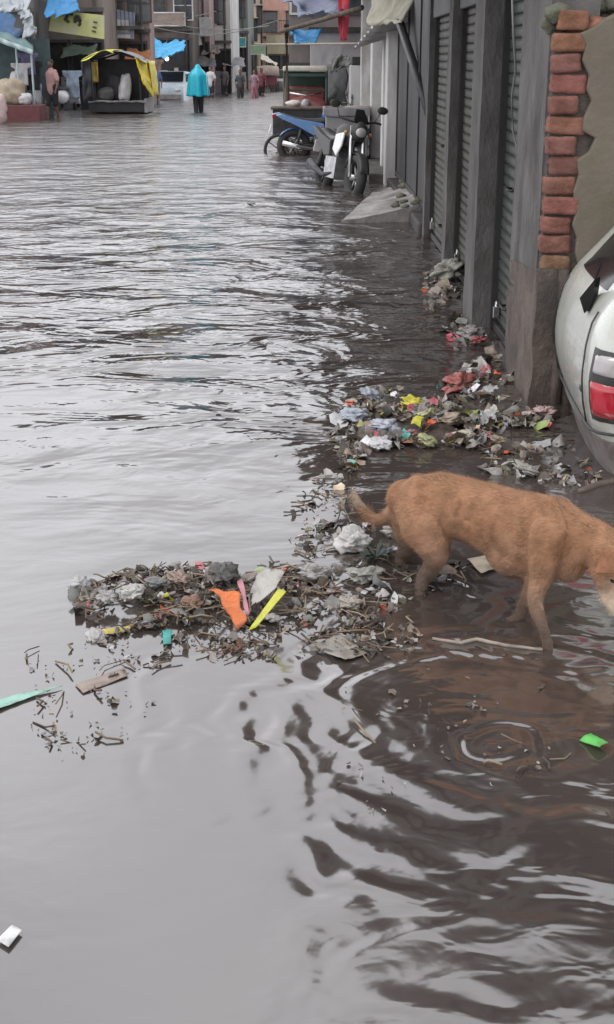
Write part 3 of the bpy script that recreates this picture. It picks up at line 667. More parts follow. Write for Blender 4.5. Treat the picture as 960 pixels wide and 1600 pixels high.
seedp[0]=7.; litter('floating_litter','floating scraps and leaves around the hind legs of the dog',150,inpoly([(455,800),(500,740),(545,740),(560,800),(600,840),(640,890),(700,880),(745,880),(720,915),(640,940),(560,960),(520,900),(450,870)]),.012,.012,.05,.03,60,14)
seedp[0]=9.; litter('floating_litter','pale scraps washed against the foot of the shutters',150,inpoly([(655,440),(690,400),(712,440),(728,505),(745,520),(790,565),(800,600),(740,600),(720,560),(690,520),(665,480)]),.02,.03,.10,.05,30,15)
seedp[0]=3.; litter('floating_litter','pale scraps between the dog and the muddy car bumper',110,inpoly([(740,700),(800,700),(880,690),(940,745),(935,775),(870,755),(800,750),(750,735)]),.012,.02,.06,.03,20,16)
seedp[0]=4.; litter('floating_crumbs','tiny dark crumbs floating on the calm grey water',90,inpoly([(60,1000),(140,1000),(260,1040),(250,1090),(180,1180),(90,1190),(40,1140),(20,1050)]),.002,.006,.02,.0,14,17)
seedp[0]=6.; litter('floating_crumbs','tiny crumbs floating on the brown water ahead of the dog',46,inpoly([(480,1050),(640,1040),(900,1060),(940,1180),(700,1250),(560,1280),(500,1180)]),.002,.006,.02,.0,8,18)

# single pieces that can be told apart
def fmat(c,rough=.4): 
    c=tuple(x*.82 for x in c)
    k='film_%d_%d_%d_%d'%(*[int(x*100) for x in c],int(rough*100))
    return cloth(k,c,tuple(x*.72 for x in c),rough,scale=14,bump=.006,bscale=34,c3=tuple(x*.35+q*.65 for x,q in zip(c,(.09,.07,.055))),scale3=17)
def at_ground(px,py,z=0): return G(px,py,z)
def piece_bag(label,px,py,s,c,z=0.,flat=.5,cat='plastic bag',rough=.38):
    b=MB(); p=at_ground(px,py,z); sd_=rnd.random()*90
    fn=lambda q:.82+.6*nz(q,1.7,sd_)+.55*(.35-abs(nz(q,3.2,sd_)))+.28*(.3-abs(nz(q,7.5,sd_)))+.10*nz(q,15,sd_)
    b.ball((p.x,p.y,p.z+s*flat*.32),(s*.5*rnd.uniform(.8,1.2),s*.5,s*.5*flat*.8),seg=40,rings=28,rot=(rnd.gauss(0,.2),rnd.gauss(0,.2),rnd.uniform(0,6)),fn=fn)
    return tag(b.build('plastic_bag',fmat(c,rough),base=(p.x,p.y,0),smooth=True),label,cat)
def piece_sheet(name,label,cat,corners,c,z=.012,curl=.012,zs=None,rough=.45,n=8,thick=.0015):
    P=[at_ground(*q) for q in corners]; b=MB(); sd_=rnd.random()*90; zs=zs or [0,0,0,0]
    def fn(u,v):
        p=(P[0].lerp(P[1],u)).lerp(P[3].lerp(P[2],u),v); zz=(zs[0]*(1-u)+zs[1]*u)*(1-v)+(zs[3]*(1-u)+zs[2]*u)*v
        return Vector((p.x+.15*curl*nz(p,30,sd_),p.y+.15*curl*nz(p,30,sd_+4),z+zz+curl*nz((p.x*1,p.y*1,0),18,sd_)+.35*curl*nz(p,50,sd_)))
    b.grid(fn,n,n); ctr=sum(P,Vector((0,0,0)))/4
    return tag(b.build(name,fmat(c,rough),base=(ctr.x,ctr.y,0),smooth=True,solid=thick),label,cat)
def solid_sheet(name,label,cat,pts,c,curl=.006,rough=.4,n=8,base=None):   # four world points
    P=[Vector(p) for p in pts]; b=MB(); sd_=rnd.random()*90
    def fn(u,v):
        p=(P[0].lerp(P[1],u)).lerp(P[3].lerp(P[2],u),v); k=curl*nz(p,22,sd_)+.4*curl*nz(p,60,sd_); return p+Vector((k,k*.6,k))
    b.grid(fn,n,n); ctr=sum(P,Vector((0,0,0)))/4
    return tag(b.build(name,fmat(c,rough),base=(ctr.x,ctr.y,0),smooth=True,solid=.0018),label,cat)
# orange packet and yellow strip, standing in the heap
solid_sheet('snack_packet','crumpled orange snack packet standing on end in the mid lane heap','packet',[U(372,984,3.44),U(384,972,3.44),U(374,928,3.50),U(328,918,3.52)],(.72,.17,.03),.012,.3,10)
solid_sheet('plastic_strip','bright yellow plastic strip leaning out of the mid lane heap','plastic strip',[U(388,985,3.42),U(400,981,3.42),U(447,925,3.47),U(434,921,3.48)],(.62,.63,.06),.004,.35)
solid_sheet('plastic_ribbon','thin pink ribbon behind the orange packet','ribbon',[U(386,960,3.46),U(392,958,3.46),U(378,905,3.55),U(371,908,3.55)],(.5,.2,.25),.006,.35)
solid_sheet('plastic_sheet','folded pale grey plastic sheet leaning over the yellow strip','plastic sheet',[U(392,948,3.50),U(432,918,3.52),U(448,884,3.62),U(402,896,3.60)],(.46,.44,.41),.022,.3,12)
piece_bag('dirty white bag at the right end of the mid lane heap',492,905,.12,(.42,.40,.38),flat=.6)
piece_bag('small pale bag at the left tip of the mid lane heap',124,922,.065,(.5,.5,.5),flat=.9)
for i,(px,py,s_,c,z,lb) in enumerate(((170,938,.07,(.40,.39,.38),.03,'silver grey foil twist low on the left side of the heap'),(206,930,.075,(.52,.51,.48),.045,'long pale crumpled wrapper on the left side of the heap'),
     (245,915,.07,(.2,.2,.2),.05,'dark grey crumpled wrapper at the top of the heap'),(280,908,.075,(.34,.25,.2),.05,'brown crumpled paper at the top of the heap'),
     (352,902,.10,(.09,.085,.08),.05,'black bag at the top of the heap behind the orange packet'),(300,945,.06,(.26,.15,.1),.035,'rust brown scrap in the middle of the heap'),
     (425,968,.045,(.5,.49,.46),.01,'pale tuft of plastic right below the yellow strip'),(150,998,.05,(.48,.47,.46),.0,'pale scrap floating below the left tip of the heap'))):
    piece_bag(lb,px,py,s_,c,z,.55,'wrapper')
piece_sheet('plastic_strip','curved yellow strip at the left foot of the mid lane heap','plastic strip',[(160,990),(205,982),(204,988),(166,999)],(.62,.5,.1),.012,.006)
piece_sheet('wrapper','tiny teal wrapper at the front of the mid lane heap','wrapper',[(254,990),(270,988),(268,1010),(256,1012)],(.05,.42,.38),.012,.012)
piece_sheet('cardboard_piece','pale flat cardboard floating between the heap and the dog','cardboard',[(487,1014),(530,995),(574,1024),(540,1038)],(.36,.33,.29),.01,.008)
piece_sheet('cardboard_piece','cream square card floating under the belly of the dog','cardboard',[(730,879),(762,871),(784,891),(752,900)],(.6,.5,.38),.012,.005)
piece_sheet('plastic_sheet','pale teal plastic sheet floating at the left edge','plastic sheet',[(-30,1100),(98,1075),(60,1088),(-30,1122)],(.36,.62,.52),.008,.006)
piece_sheet('wrapper','pinkish submerged wrapper near the pale teal sheet','wrapper',[(118,1072),(195,1045),(200,1058),(130,1085)],(.36,.28,.24),.003,.004)
piece_sheet('wrapper','bright green wrapper floating on the brown water','wrapper',[(906,1160),(924,1152),(949,1168),(936,1178)],(.12,.55,.10),.012,.012,thick=.003)
piece_sheet('paper_scrap','clean white scrap floating at the lower left','paper',[(-4,1474),(20,1450),(35,1459),(14,1485)],(.8,.8,.8),.008,.002)
piece_bag('white crumpled bag beside the hind legs of the dog',552,858,.13,(.6,.59,.57),flat=.75)
piece_bag('grey green bag under the tail of the dog',570,905,.11,(.34,.34,.3),flat=.5)
piece_bag('cream round bag in front of the hind legs',548,950,.07,(.45,.4,.34),flat=.7)
piece_bag('dull white bag by the far hind leg of the dog',618,838,.09,(.46,.43,.38),flat=.7)
M['wet_leaf']=mat('wet_leaf',(.04,.06,.045),(.02,.03,.025),.35,scale=20)
b=MB(); c0=G(588,876)
for i in range(26):
    a=rnd.uniform(0,6.28); l=rnd.uniform(.03,.09); t=c0+Vector((math.cos(a)*l,math.sin(a)*l,rnd.uniform(.005,.05))); sdv=Vector((-math.sin(a),math.cos(a),0))*.008
    mid=c0.lerp(t,.55)+Vector((0,0,.015)); b.add([c0+Vector((0,0,.01)),mid+sdv,t,mid-sdv],[(0,1,2,3)])
tag(b.build('leafy_sprig','wet_leaf',base=(c0.x,c0.y,0)),'dark wet leafy sprig beside the white bag','sprig')
tag_=[('pale blue bag at the left end of the heap by the brick corner',552,655,.16,(.40,.44,.5)),('bluish white bag in front of the yellow bag',600,672,.15,(.5,.53,.6)),('pale blue bag tuft at the back left of the heap',580,622,.12,(.42,.46,.52)),
('bright yellow plastic bag in the heap by the brick corner',643,642,.15,(.66,.58,.06)),('pale yellow crumpled bag right of the yellow one',660,655,.11,(.5,.48,.25)),('dull green bag next to the yellow one',612,630,.10,(.2,.26,.14)),
('salmon red bag at the back of the heap',716,608,.19,(.34,.10,.085)),('beige crumpled bag on the right side of the heap',705,662,.14,(.4,.31,.24)),('cream crumpled bag at the front of the heap',722,688,.12,(.52,.47,.38)),
('mauve pink wrapper at the front of the heap',640,684,.09,(.42,.2,.22)),('white wrapper low at the front left of the heap',596,696,.10,(.6,.6,.62)),('pale yellow green bag behind the back of the dog',668,690,.10,(.45,.46,.25)),('brown paper bag at the right end of the heap',780,690,.08,(.33,.27,.2)),
('white and pink bag against the muddy pillar foot',848,648,.12,(.6,.42,.4)),('dull white bag near the muddy car bumper',824,738,.12,(.4,.38,.34)),('white scrap bag at the foot of the shutter post',735,524,.16,(.32,.3,.29)),('small red bag at the foot of the shutter post',748,535,.11,(.38,.1,.1)),('grey torn bag at the corner of the second shutter',700,432,.28,(.28,.28,.24))]
for lb,px,py,s_,c in tag_: piece_bag(lb,px,py,s_*rnd.uniform(.9,1.05),c,rnd.uniform(0,.03),rnd.uniform(.4,.6))
def stick(label,pts,r,c=(.28,.22,.17)):
    P=[G(*q)+Vector((0,0,.004)) for q in pts]; ctr=sum(P,Vector((0,0,0)))/len(P); b=MB(); limb_pts=[(p,r*(1-.3*i/len(P))) for i,p in enumerate(P)]
    q=[]
    for i in range(len(P)-1):
        for k in range(4): q.append(P[i].lerp(P[i+1],k/4)+Vector((0,0,.003*nz(P[i].lerp(P[i+1],k/4),40))))
    b.tube(q+[P[-1]],[r*(.7+.3*math.sin(3.14*(i+.5)/(len(q)+1))) for i in range(len(q)+1)],7)
    tag(b.build('stick',fmat(c,.6),base=(ctr.x,ctr.y,0),smooth=True),label,'stick')
stick('long pale stick floating under the front paws of the dog',[(676,1000),(720,1006),(745,1001),(790,1010),(848,1017)],.006,(.36,.3,.25))
stick('dark stick lying beside the muddy car bumper',[(905,770),(935,758),(975,750)],.014,(.13,.1,.08))
stick('short dark stick lying across the mid lane heap',[(290,925),(330,960)],.005,(.12,.08,.06))
stick('thin straight stick at the front of the mid lane heap',[(262,900),(320,975)],.004,(.2,.14,.1))
# ------------------------------------------------------------------ motorcycles
def motorcycle(label,loc,rz,paint,paint2,lean=0.,fairing=False,group=None):
    t=thing('motorcycle',label,'motorcycle',loc,rz); t.rotation_euler=(lean,0,rz)
    K=dict(local=True)
    for xx in (0.,1.28):
        b=MB(); b.torus((xx,0,.30),(0,1,0),.24,.066,seg=36,sub=10); wh=b.build('wheel','tyre',t,smooth=True,**K)
        b=MB(); b.torus((xx,0,.30),(0,1,0),.205,.017,seg=36,sub=8)
        for k in range(6):
            a=k*math.pi/3; b.tube([(xx,0,.30),(xx+.2*math.cos(a),0,.30+.2*math.sin(a))],.013,6)
        b.tube([(xx,-.07,.3),(xx,.07,.3)],.04,12); b.torus((xx,.045,.3),(0,1,0),.10,.012,seg=24,sub=6); b.build('rim','rim',wh,smooth=True,**K)
        b=MB(); b.grid(lambda u,v:Vector((xx+.315*math.cos(a_:=(.25+2.3*u if xx else .4+2.1*u)),(v-.5)*.13,.30+.315*math.sin(a_)-.015*abs(v-.5)*2)),14,4)
        b.build('mudguard',paint if not fairing else 'black_plastic',t,smooth=True,solid=.006,**K)
    b=MB()
    for s_ in (-1,1): b.tube([(1.28,.085*s_,.30),(1.13,.085*s_,.74),(1.07,.085*s_,.93)],[.024,.026,.022],10)
    b.build('front_fork','chrome',t,smooth=True,**K)
    b=MB(); b.tube([(0,.10,.3),(.45,.10,.34)],.022,8); b.tube([(0,-.10,.3),(.45,-.10,.34)],.022,8)
    b.tube([(1.08,0,.86),(.75,0,.72),(.35,0,.66),(-.15,0,.74)],.025,8); b.tube([(1.06,0,.78),(.85,0,.42),(.45,0,.32)],.025,8); b.tube([(.05,.12,.33),(.12,.12,.64)],.028,10); b.tube([(.05,-.12,.33),(.12,-.12,.64)],.028,10)
    b.build('frame','black_plastic',t,smooth=True,**K)
    b=MB(); b.box((.60,0,.37),(.44,.30,.28)); b.box((.66,0,.54),(.24,.22,.18),(0,-.3,0)); b.tube([(.75,0,.5),(.98,.06,.42),(.9,.13,.28)],.03,8)
    for k in range(5): b.box((.66,0,.46+.03*k),(.29,.25,.014),(0,-.3,0))
    b.build('engine','rim',t,bevel=.02,**K)
    b=MB(); b.ball((.76,0,.80),(.29,.17,.15),rot=(0,.16,0),fn=lambda d:1-.1*max(0,-d.x)); b.build('fuel_tank',paint,t,smooth=True,**K)
    b=MB(); b.grid(lambda u,v:Vector((.58-.78*u,(v-.5)*(.24-.05*u),.765+.07*u*u-.03*math.sin(3.1*u)-.05*(2*v-1)**4)),14,8); b.grid(lambda u,v:Vector((.58-.78*u,(v-.5)*.2,.70+.06*u*u)),8,4)
    b.build('seat','black_trim',t,smooth=True,solid=.05,**K)
    for s_ in (-1,1):
        b=MB(); b.prism([Vector((x,.10*s_,z)) for x,z in ((.52,.70),(.55,.52),(.34,.50),(.05,.66),(-.26,.80),(-.34,.85),(-.24,.86),(.1,.77))],(0,.07*s_,0)); b.build('side_panel',paint2 if not fairing else 'black_plastic',t,bevel=.01,**K)
    b=MB(); b.box((-.36,0,.82),(.06,.12,.07)); b.build('tail_light','lamp_red',t,bevel=.015,**K)
    b=MB(); b.box((-.42,0,.60),(.02,.15,.16),(0,.3,0)); b.build('number_plate','white_paint',t,**K)
    b=MB(); b.tube([(.72,-.13,.30),(.4,-.15,.25),(.1,-.16,.30),(-.22,-.17,.38)],[.025,.03,.048,.05],12); b.build('exhaust','chrome' if not fairing else 'iron',t,smooth=True,**K)
    b=MB(); b.tube([(.92,-.36,1.0),(1.0,-.25,1.01),(1.06,0,.97),(1.0,.25,1.01),(.92,.36,1.0)],.014,8); b.build('handlebar','black_plastic',t,smooth=True,**K)
    for s_ in (-1,1):
        b=MB(); b.tube([(.98,.24*s_,1.01),(1.0,.30*s_,1.14)],.007,6); b.ball((.99,.33*s_,1.17),(.02,.075,.05)); b.build('mirror','black_plastic',t,smooth=True,**K)
        b=MB(); b.ball((1.12,.17*s_,.84),(.04,.025,.025)); b.build('indicator',fmat((.6,.25,.03)),t,smooth=True,**K)
    if fairing:
        b=MB(); b.prism([Vector((x,0,z)) for x,z in ((1.20,.98),(1.27,.86),(1.22,.72),(1.05,.70),(.98,.85),(1.05,1.0))],(0,.001,0))
        b=MB(); b.ball((1.13,0,.87),(.10,.115,.13)); b.build('headlight_cowl','black_plastic',t,smooth=True,**K)
        b=MB(); b.grid(lambda u,v:Vector((1.17-.12*v,(u-.5)*.22*(1-.5*v),.97+.17*v)),8,6); b.build('windscreen','glass_dark',t,smooth=True,solid=.006,**K)
        for s_ in (-1,1):
            b=MB(); b.prism([Vector((x,.145*s_,z)) for x,z in ((1.06,.84),(.72,.80),(.66,.60),(.84,.52),(1.0,.66))],(0,.025*s_,0)); b.build('tank_shroud',paint2,t,bevel=.012,**K)
    b=MB(); b.ball((1.225,0,.86),(.04,.075,.06)); b.build('headlight','chrome' if not fairing else 'lamp_clear',t,smooth=True,**K)
    return t
M['bike_white']=mat('bike_white',(.62,.62,.63),(.5,.5,.5),.3,scale=6,coat=.5)
M['bike_blue']=mat('bike_blue',(.035,.14,.42),(.025,.1,.3),.3,scale=6,coat=.5)
M['bike_pale']=mat('bike_pale',(.17,.32,.60),(.12,.24,.47),.3,scale=6,coat=.5)
p=G(556,300); motorcycle('black and white motorcycle facing the camera in front of the grey metal counter',(p.x-.42,p.y+1.24,-.12),R(-73),'black_plastic','bike_white',lean=R(-9),fairing=True)
p=G(452,243); motorcycle('blue and silver motorcycle seen from its side by the black crate',(p.x+.08,p.y+.12,-.14),R(7),'bike_blue','bike_pale',lean=R(4))

# ------------------------------------------------------------------ grey counter, crate, three-wheeler and stalls on the right
M['counter']=mat('counter_steel',(.27,.26,.265),(.2,.195,.2),.5,metal=.3,scale=2,stretch=(1,1,.5),c3=(.14,.13,.13),scale3=2)
ct=thing('metal_counter','grey sheet metal counter with raised rim behind the white motorcycle','counter',(.6,21.4,0))
b=MB(); b.bb(.30,.96,21.0,21.9,-.2,.78,jit=.006); b.build('cabinet','counter',ct,bevel=.012)
b=MB(); b.bb(.26,1.0,20.96,21.0,.782,.9); b.bb(.26,.30,21.003,21.95,.782,.9); b.bb(.303,1.0,21.91,21.95,.782,.9); b.build('rim','counter',ct,bevel=.006)
b=MB(); b.bb(.303,.98,21.003,21.9,.782,.80); b.build('top','white_paint',ct)
b=MB(); b.bb(.62,.98,21.2,21.7,.803,.92,jit=.02); tag(b.build('cardboard_box',cloth('card_grey',(.42,.38,.37)),base=(.8,21.45,.803),bevel=.01),'pale box lying on the grey metal counter','box')
cr=thing('handcart','black wooden handcart box behind the blue motorcycle','handcart',(-.15,24.6,0))
b=MB(); b.bb(-.62,.42,24.3,25.0,.28,.76,jit=.01); b.build('box','iron',cr,bevel=.012)
b=MB(); b.bb(-.66,.46,24.26,25.04,.763,.80); b.build('rim','wood',cr,bevel=.006)
for xx in (-.5,.3):
    b=MB(); b.torus((xx,24.27,.05),(0,1,0),.27,.03,seg=28,sub=6)
    for k in range(5): b.tube([(xx,24.27,.05),(xx+.27*math.cos(k*1.2566),24.27,.05+.27*math.sin(k*1.2566))],.01,5)
    b.build('wheel','tyre',cr,smooth=True)
b=MB(); b.ball((-.25,24.6,.85),(.14,.12,.07),fn=lambda d:1+.25*nz(d,2,3)); tag(b.build('cloth_bundle',cloth('bundle_white',(.6,.56,.52)),base=(-.25,24.6,.8),smooth=True),'small white bundle on the black handcart box','bundle')
er=thing('cycle_rickshaw','red three wheeled rickshaw with cream roof rim behind the black handcart','rickshaw',(0.,27.2,0))
M['rick_red']=mat('rick_red',(.30,.075,.07),(.19,.05,.05),.5,scale=5,c3=(.34,.2,.18),scale3=5)
M['rick_green']=mat('rick_green',(.035,.075,.055),(.025,.05,.04),.5,scale=6)
M['cream']=mat('cream',(.6,.57,.5),(.45,.43,.37),.6,scale=5)
b=MB(); b.bb(-.48,.42,26.7,28.4,1.40,1.5); b.build('roof','cream',er,bevel=.03)
b=MB()
for xx in (-.45,.39):
    for yy in (26.75,28.3): b.tube([(xx,yy,.4),(xx,yy,1.42)],.025,8)
b.tube([(-.45,26.75,1.05),(.39,26.75,1.05)],.02,6); b.tube([(-.45,26.75,1.33),(.39,26.75,1.33)],.045,6)
for xx in (-.45,.39): b.tube([(xx,26.75,1.38),(xx,28.3,1.38)],.025,6)
b.build('canopy_frame','rick_green',er)
b=MB(); b.bb(-.43,.37,28.2,28.26,.75,1.38); b.build('rear_hood','rick_green',er,bevel=.02)
b=MB(); b.grid(lambda u,v:Vector((-.46+.86*u,26.72-.10*math.sin(3.14*u)*math.sin(3.14*v),.35+.58*v-.12*(2*u-1)**2*v)),10,8); b.build('front_panel','rick_red',er,smooth=True,solid=.03)
b=MB(); b.bb(-.42,.38,27.4,28.15,.55,.68); b.bb(-.42,.38,28.05,28.18,.69,1.1); b.build('seat','rick_red',er,bevel=.04)
b=MB(); b.tube([(-.35,26.6,1.0),(-.03,26.66,.95),(.29,26.6,1.0)],.018,8); b.build('handlebar','chrome',er,smooth=True)
b=MB(); b.ball((-.03,26.6,.8),(.09,.06,.09)); b.build('headlight','lamp_clear',er,smooth=True)
for c_ in ((-.03,26.75,.05),(-.44,28.1,.05),(.38,28.1,.05)):
    b=MB(); b.torus(c_,(1,0,0),.25,.04,seg=24,sub=8); b.build('wheel','tyre',er,smooth=True)
def drape(name,label,cat,corners,col,sag=.12,fold=.05,n=16,base=None,rough=.6,freq=3.,thick=.01):
    P=[Vector(c) for c in corners]; b=MB(); sd_=rnd.random()*50
    def fn(u,v):
        p=(P[0].lerp(P[1],u)).lerp(P[3].lerp(P[2],u),v)
        k=fold*(nz((u*freq,v*freq,sd_))+.5*nz((u*freq*3,v*freq*2,sd_)))
        return p+Vector((k*.6,k,k-sag*math.sin(math.pi*u)*math.sin(math.pi*v)))
    b.grid(fn,n,n); c=sum(P,Vector((0,0,0)))/4
    return tag(b.build(name,col,base=c,smooth=True,solid=thick),label,cat)
drape('tarpaulin','dark green tarpaulin draped over a stall right of the red rickshaw','tarpaulin',[U(498,168,28.5),U(546,170,27.2),U(541,92,28.2),U(504,98,29.5)],cloth('tarp_dark',(.05,.055,.05),(.03,.032,.03),.55),.0,.13,20,freq=2.)
drape('tarpaulin','faded grey cloth over the top of the dark green tarpaulin','tarpaulin',[U(520,112,27.0),U(548,100,27.0),U(546,88,28.6),U(515,92,28.6)],cloth('tarp_grey',(.22,.22,.2)),.05,.12)
cbn=thing('white_cabinet','tall white cabinet with a black cap beside the shop front','cabinet',(.92,25.2,0))
b=MB(); b.bb(.80,1.06,25.,25.5,.1,1.52); b.build('body','white_paint',cbn,bevel=.015)
b=MB(); b.bb(.83,1.07,25.02,25.48,1.523,1.66,jit=.01); b.build('cap','black_plastic',cbn,bevel=.02)
b=MB(); b.tube([(.84,24.985,.8),(.84,24.985,1.0)],.01,6); b.build('handle','chrome',cbn)
# pole, beam, ropes, cloths
b=MB(); a0,a1=U(446,195,25.6),U(448,38,25.6); a0.z=-.25; b.tube([a0,(a0+a1)/2+Vector((.02,0,0)),a1],[.06,.055,.05],9)
po=thing('wooden_pole','old wooden pole with a slanting beam beside the red rickshaw','pole',(a0.x,a0.y,0)); b.build('post','wood',po,smooth=True)
b=MB(); b.tube([U(436,50,25.5),U(500,32,24.5),U(566,12,23)],[.04,.04,.045],8); b.build('beam','wood',po,smooth=True)
b=MB(); b.tube([U(400,69,40),U(450,69,25.5),U(558,68,23)],.018,6); b.build('rope',cloth('rope_pale',(.35,.32,.25)),po,smooth=True)
CB=cloth('tarp_blue',(.03,.24,.50),(.025,.16,.36),.4); CN=cloth('tarp_navy',(.03,.05,.14),(.02,.035,.09),.45); CSK=cloth('tarp_sky',(.04,.38,.66),(.03,.25,.5),.4)
drape('tarpaulin','small bright blue tarpaulin hanging from the slanting beam','tarpaulin',[U(462,68,25.0),U(494,67,25.0),U(503,45,25.2),U(454,47,25.2)],CB,.0,.05)
drape('tarpaulin','navy blue tarpaulin roof above the red rickshaw','tarpaulin',[U(470,22,26),U(535,16,24),U(548,-14,27),U(440,-4,29)],CN,.2,.12)
drape('cloth_strip','narrow red cloth hanging by the shop fronts','cloth',[U(531,62,24.2),U(543,62,24.2),U(547,-6,24.4),U(528,-6,24.4)],cloth('cloth_red',(.42,.04,.06)),.0,.05)
# white shop front
wf=thing('white_shop','white painted narrow shop front past the dark iron doors','shop',(1.9,21,0))
b=MB(); b.bb(1.26,4.,17.8,24.4,-.3,5.4); b.build('wall',mat('grey_wall',(.25,.245,.24),(.17,.165,.16),.8,scale=3,c3=(.1,.1,.095)),wf)
for y0,y1,x0 in ((17.83,18.25,1.06),(19.6,19.85,1.10),(21.3,21.7,1.02),(23.9,24.3,.96)):
    b=MB(); b.bb(x0,1.27,y0,y1,-.3,2.7); b.build('pillar','white_paint',wf,bevel=.015)
for y0,y1,m_ in ((18.3,19.55,'counter'),(19.9,21.25,'iron_door'),(21.75,23.85,'counter')):
    b=MB(); b.bb(1.2,1.258,y0,y1,.15,2.4); o=b.build('door',m_,wf,bevel=.01)
    b=MB(); b.bb(1.185,1.198,y0+.1,y1-.1,1.15,1.2); b.bb(1.185,1.198,(y0+y1)/2-.03,(y0+y1)/2+.03,.2,1.14); b.build('door_frame','white_paint',o)
b=MB(); b.bb(.86,1.27,18.3,24.4,-.3,.12); b.build('step','concrete',wf,bevel=.02)
b=MB(); b.bb(.7,1.25,18.,24.4,2.72,2.82); b.build('sunshade','concrete_dark',wf,bevel=.02)
M['awning']=mat('awning_sheet',(.33,.33,.33),(.22,.22,.22),.5,metal=.3,scale=4,c3=(.16,.12,.1))
aw=MB(); A=[U(553,76,21),U(586,38,16.6),U(668,22,15.6),U(640,48,19.5)]
aw.grid(lambda u,v:(lambda p:p+Vector((0,0,.02*math.sin(u*40))))((A[0].lerp(A[1],u)).lerp(A[3].lerp(A[2],u),v)),60,4)
tag(aw.build('awning','awning',base=sum(A,Vector((0,0,0)))/4,smooth=True,solid=.012),'slanting corrugated metal awning over the white shop front','awning')
drape('cloth_cover','pale tattered cloth sagging over the corrugated awning','cloth',[U(572,34,17),U(622,44,15.2),U(652,-8,15.4),U(585,-6,17.5)],'pale_cloth',.10,.11,24,freq=2.4,thick=.02)
# canopy added out of view to shade the shutter tops
cn=MB(); cn.bb(.30,1.3,7.06,13.2,2.36,2.44); cn.build('shade_canopy','concrete_dark',shop,bevel=.015)

# ------------------------------------------------------------------ people
def person(label,loc,rz,h,top,bottom,shirt='shirt',shorts=False,poncho=None,pose=0,hold=None):
    t=thing('person',label,'person',loc,rz); s_=h/1.7
    def P(x,y,z): return Vector((x*s_,y*s_,z*s_))
    st=.10+.06*pose
    legs={}
    b=MB()
    limb(b,[(P(0,0,.92),.115*s_),(P(0,0,1.12),.12*s_),(P(0,0,1.36),.13*s_),(P(0,0,1.45),.07*s_),(P(0,0,1.5),.052*s_)],14,3)
    b.ball(P(0,.01,1.60),(.075*s_,.092*s_,.11*s_)); b.ball(P(0,.10,1.585),(.014*s_,.02*s_,.02*s_)); 
    for k in (-1,1):
        b.ball(P(.078*k,0,1.59),(.012*s_,.02*s_,.03*s_),seg=8,rings=6)
        fy=.14*pose*k; kn=.05*pose
        legs[k]=[(P(.085*k,0,.92),.085*s_),(P(.09*k,fy*.5+kn,.5),.058*s_),(P(.09*k,fy,.1),.04*s_),(P(.09*k,fy+.10,.03),.032*s_)]
        limb(b,legs[k],10,3)
        limb(b,[(P(.17*k,0,1.38),.052*s_),(P(.24*k,-fy*.3,1.12),.042*s_),(P(.23*k,.10-fy*.4,.90),.032*s_),(P(.22*k,.14-fy*.4,.80),.03*s_)],8,3)
    me=fused(b,.022*s_,3); put('body',me,'skin',t)
    b=MB(); b.ball(P(0,-.015,1.635),(.084*s_,.098*s_,.092*s_))
    if not poncho: b.build('hair','hair',t,smooth=True,local=True)
    if poncho:
        b=MB(); sd_=rnd.random()*20
        b.grid(lambda u,v:(lambda a,r:P(math.cos(a)*r*1.05,math.sin(a)*r*.85,1.75-v*.98+.02*math.sin(a*5)*v))(u*2*math.pi,(.02+.105*min(1,v*6)**.6 if v<.18 else .12+.13*min(1,(v-.16)/.18)**.7+.07*v)*(1+.13*v*math.sin(u*2*math.pi*7+sd_)+.06*v*math.sin(u*2*math.pi*13))),42,22)
        b.build('raincoat',poncho,t,smooth=True,local=True,solid=.012)
    else:
        b=MB(); limb(b,[(P(0,0,.86),.155*s_),(P(0,0,1.1),.148*s_),(P(0,0,1.33),.162*s_),(P(0,0,1.44),.085*s_)],14,3)
        for k in (-1,1): limb(b,[(P(.14*k,0,1.38),.075*s_),(P(.225*k,-.04*pose*k,1.17),.066*s_)],10,3)
        put(shirt,fused(b,.025*s_,3),top,t)
    b=MB()
    for k in (-1,1):
        L_=legs[k]; q=[(p,r*1.32+.012*s_) for p,r in (L_[:2] if shorts else L_[:3])]
        limb(b,[(q[0][0]+P(0,0,.04),q[0][1])]+q[1:],10,3)
    b.ball(P(0,0,.93),(.165*s_,.13*s_,.12*s_)); put('shorts' if shorts else 'trousers',fused(b,.025*s_,3),bottom,t)
    return t
CK=cloth('cloth_black',(.025,.025,.03)); CG=cloth('cloth_grey',(.2,.2,.22)); CW=cloth('cloth_white',(.55,.54,.55)); CP=cloth('cloth_pink',(.52,.30,.29),(.42,.25,.24)); CCY=mat('raincoat_cyan',(.015,.46,.62),(.012,.36,.5),.35,scale=6,bump=.01,bscale=8)
CM=cloth('cloth_maroon',(.25,.08,.10)); CT=cloth('cloth_tan',(.42,.35,.26))
p=G(84,184); person('person in pink shirt and black shorts walking past the yellow signboard',(p.x,p.y,-.12),R(160),1.74,CP,CK,shorts=True,pose=1)
p=G(311,175); person('person in bright cyan raincoat wading down the middle of the lane',(p.x,p.y,-.28),R(10),1.72,CK,CK,poncho=CCY,pose=1)
p=G(46,182); person('person in black standing beside the teal awning',(p.x,p.y+1.5,-.1),R(200),1.7,CK,CK)
p=G(33,186); person('person in white shirt and pale trousers under the teal awning',(p.x,p.y,-.1),R(170),1.66,CW,cloth('cloth_cream',(.5,.46,.4)))
p=G(62,184); person('person in white with grey trousers left of the pink shirt',(p.x,p.y,-.35),R(190),1.62,CW,CG,pose=1)
p=G(376,152); person('person in black top and white collar far down the lane',(p.x,p.y,-.3),R(180),1.5,cloth('cloth_char',(.06,.06,.065)),CK,pose=1)
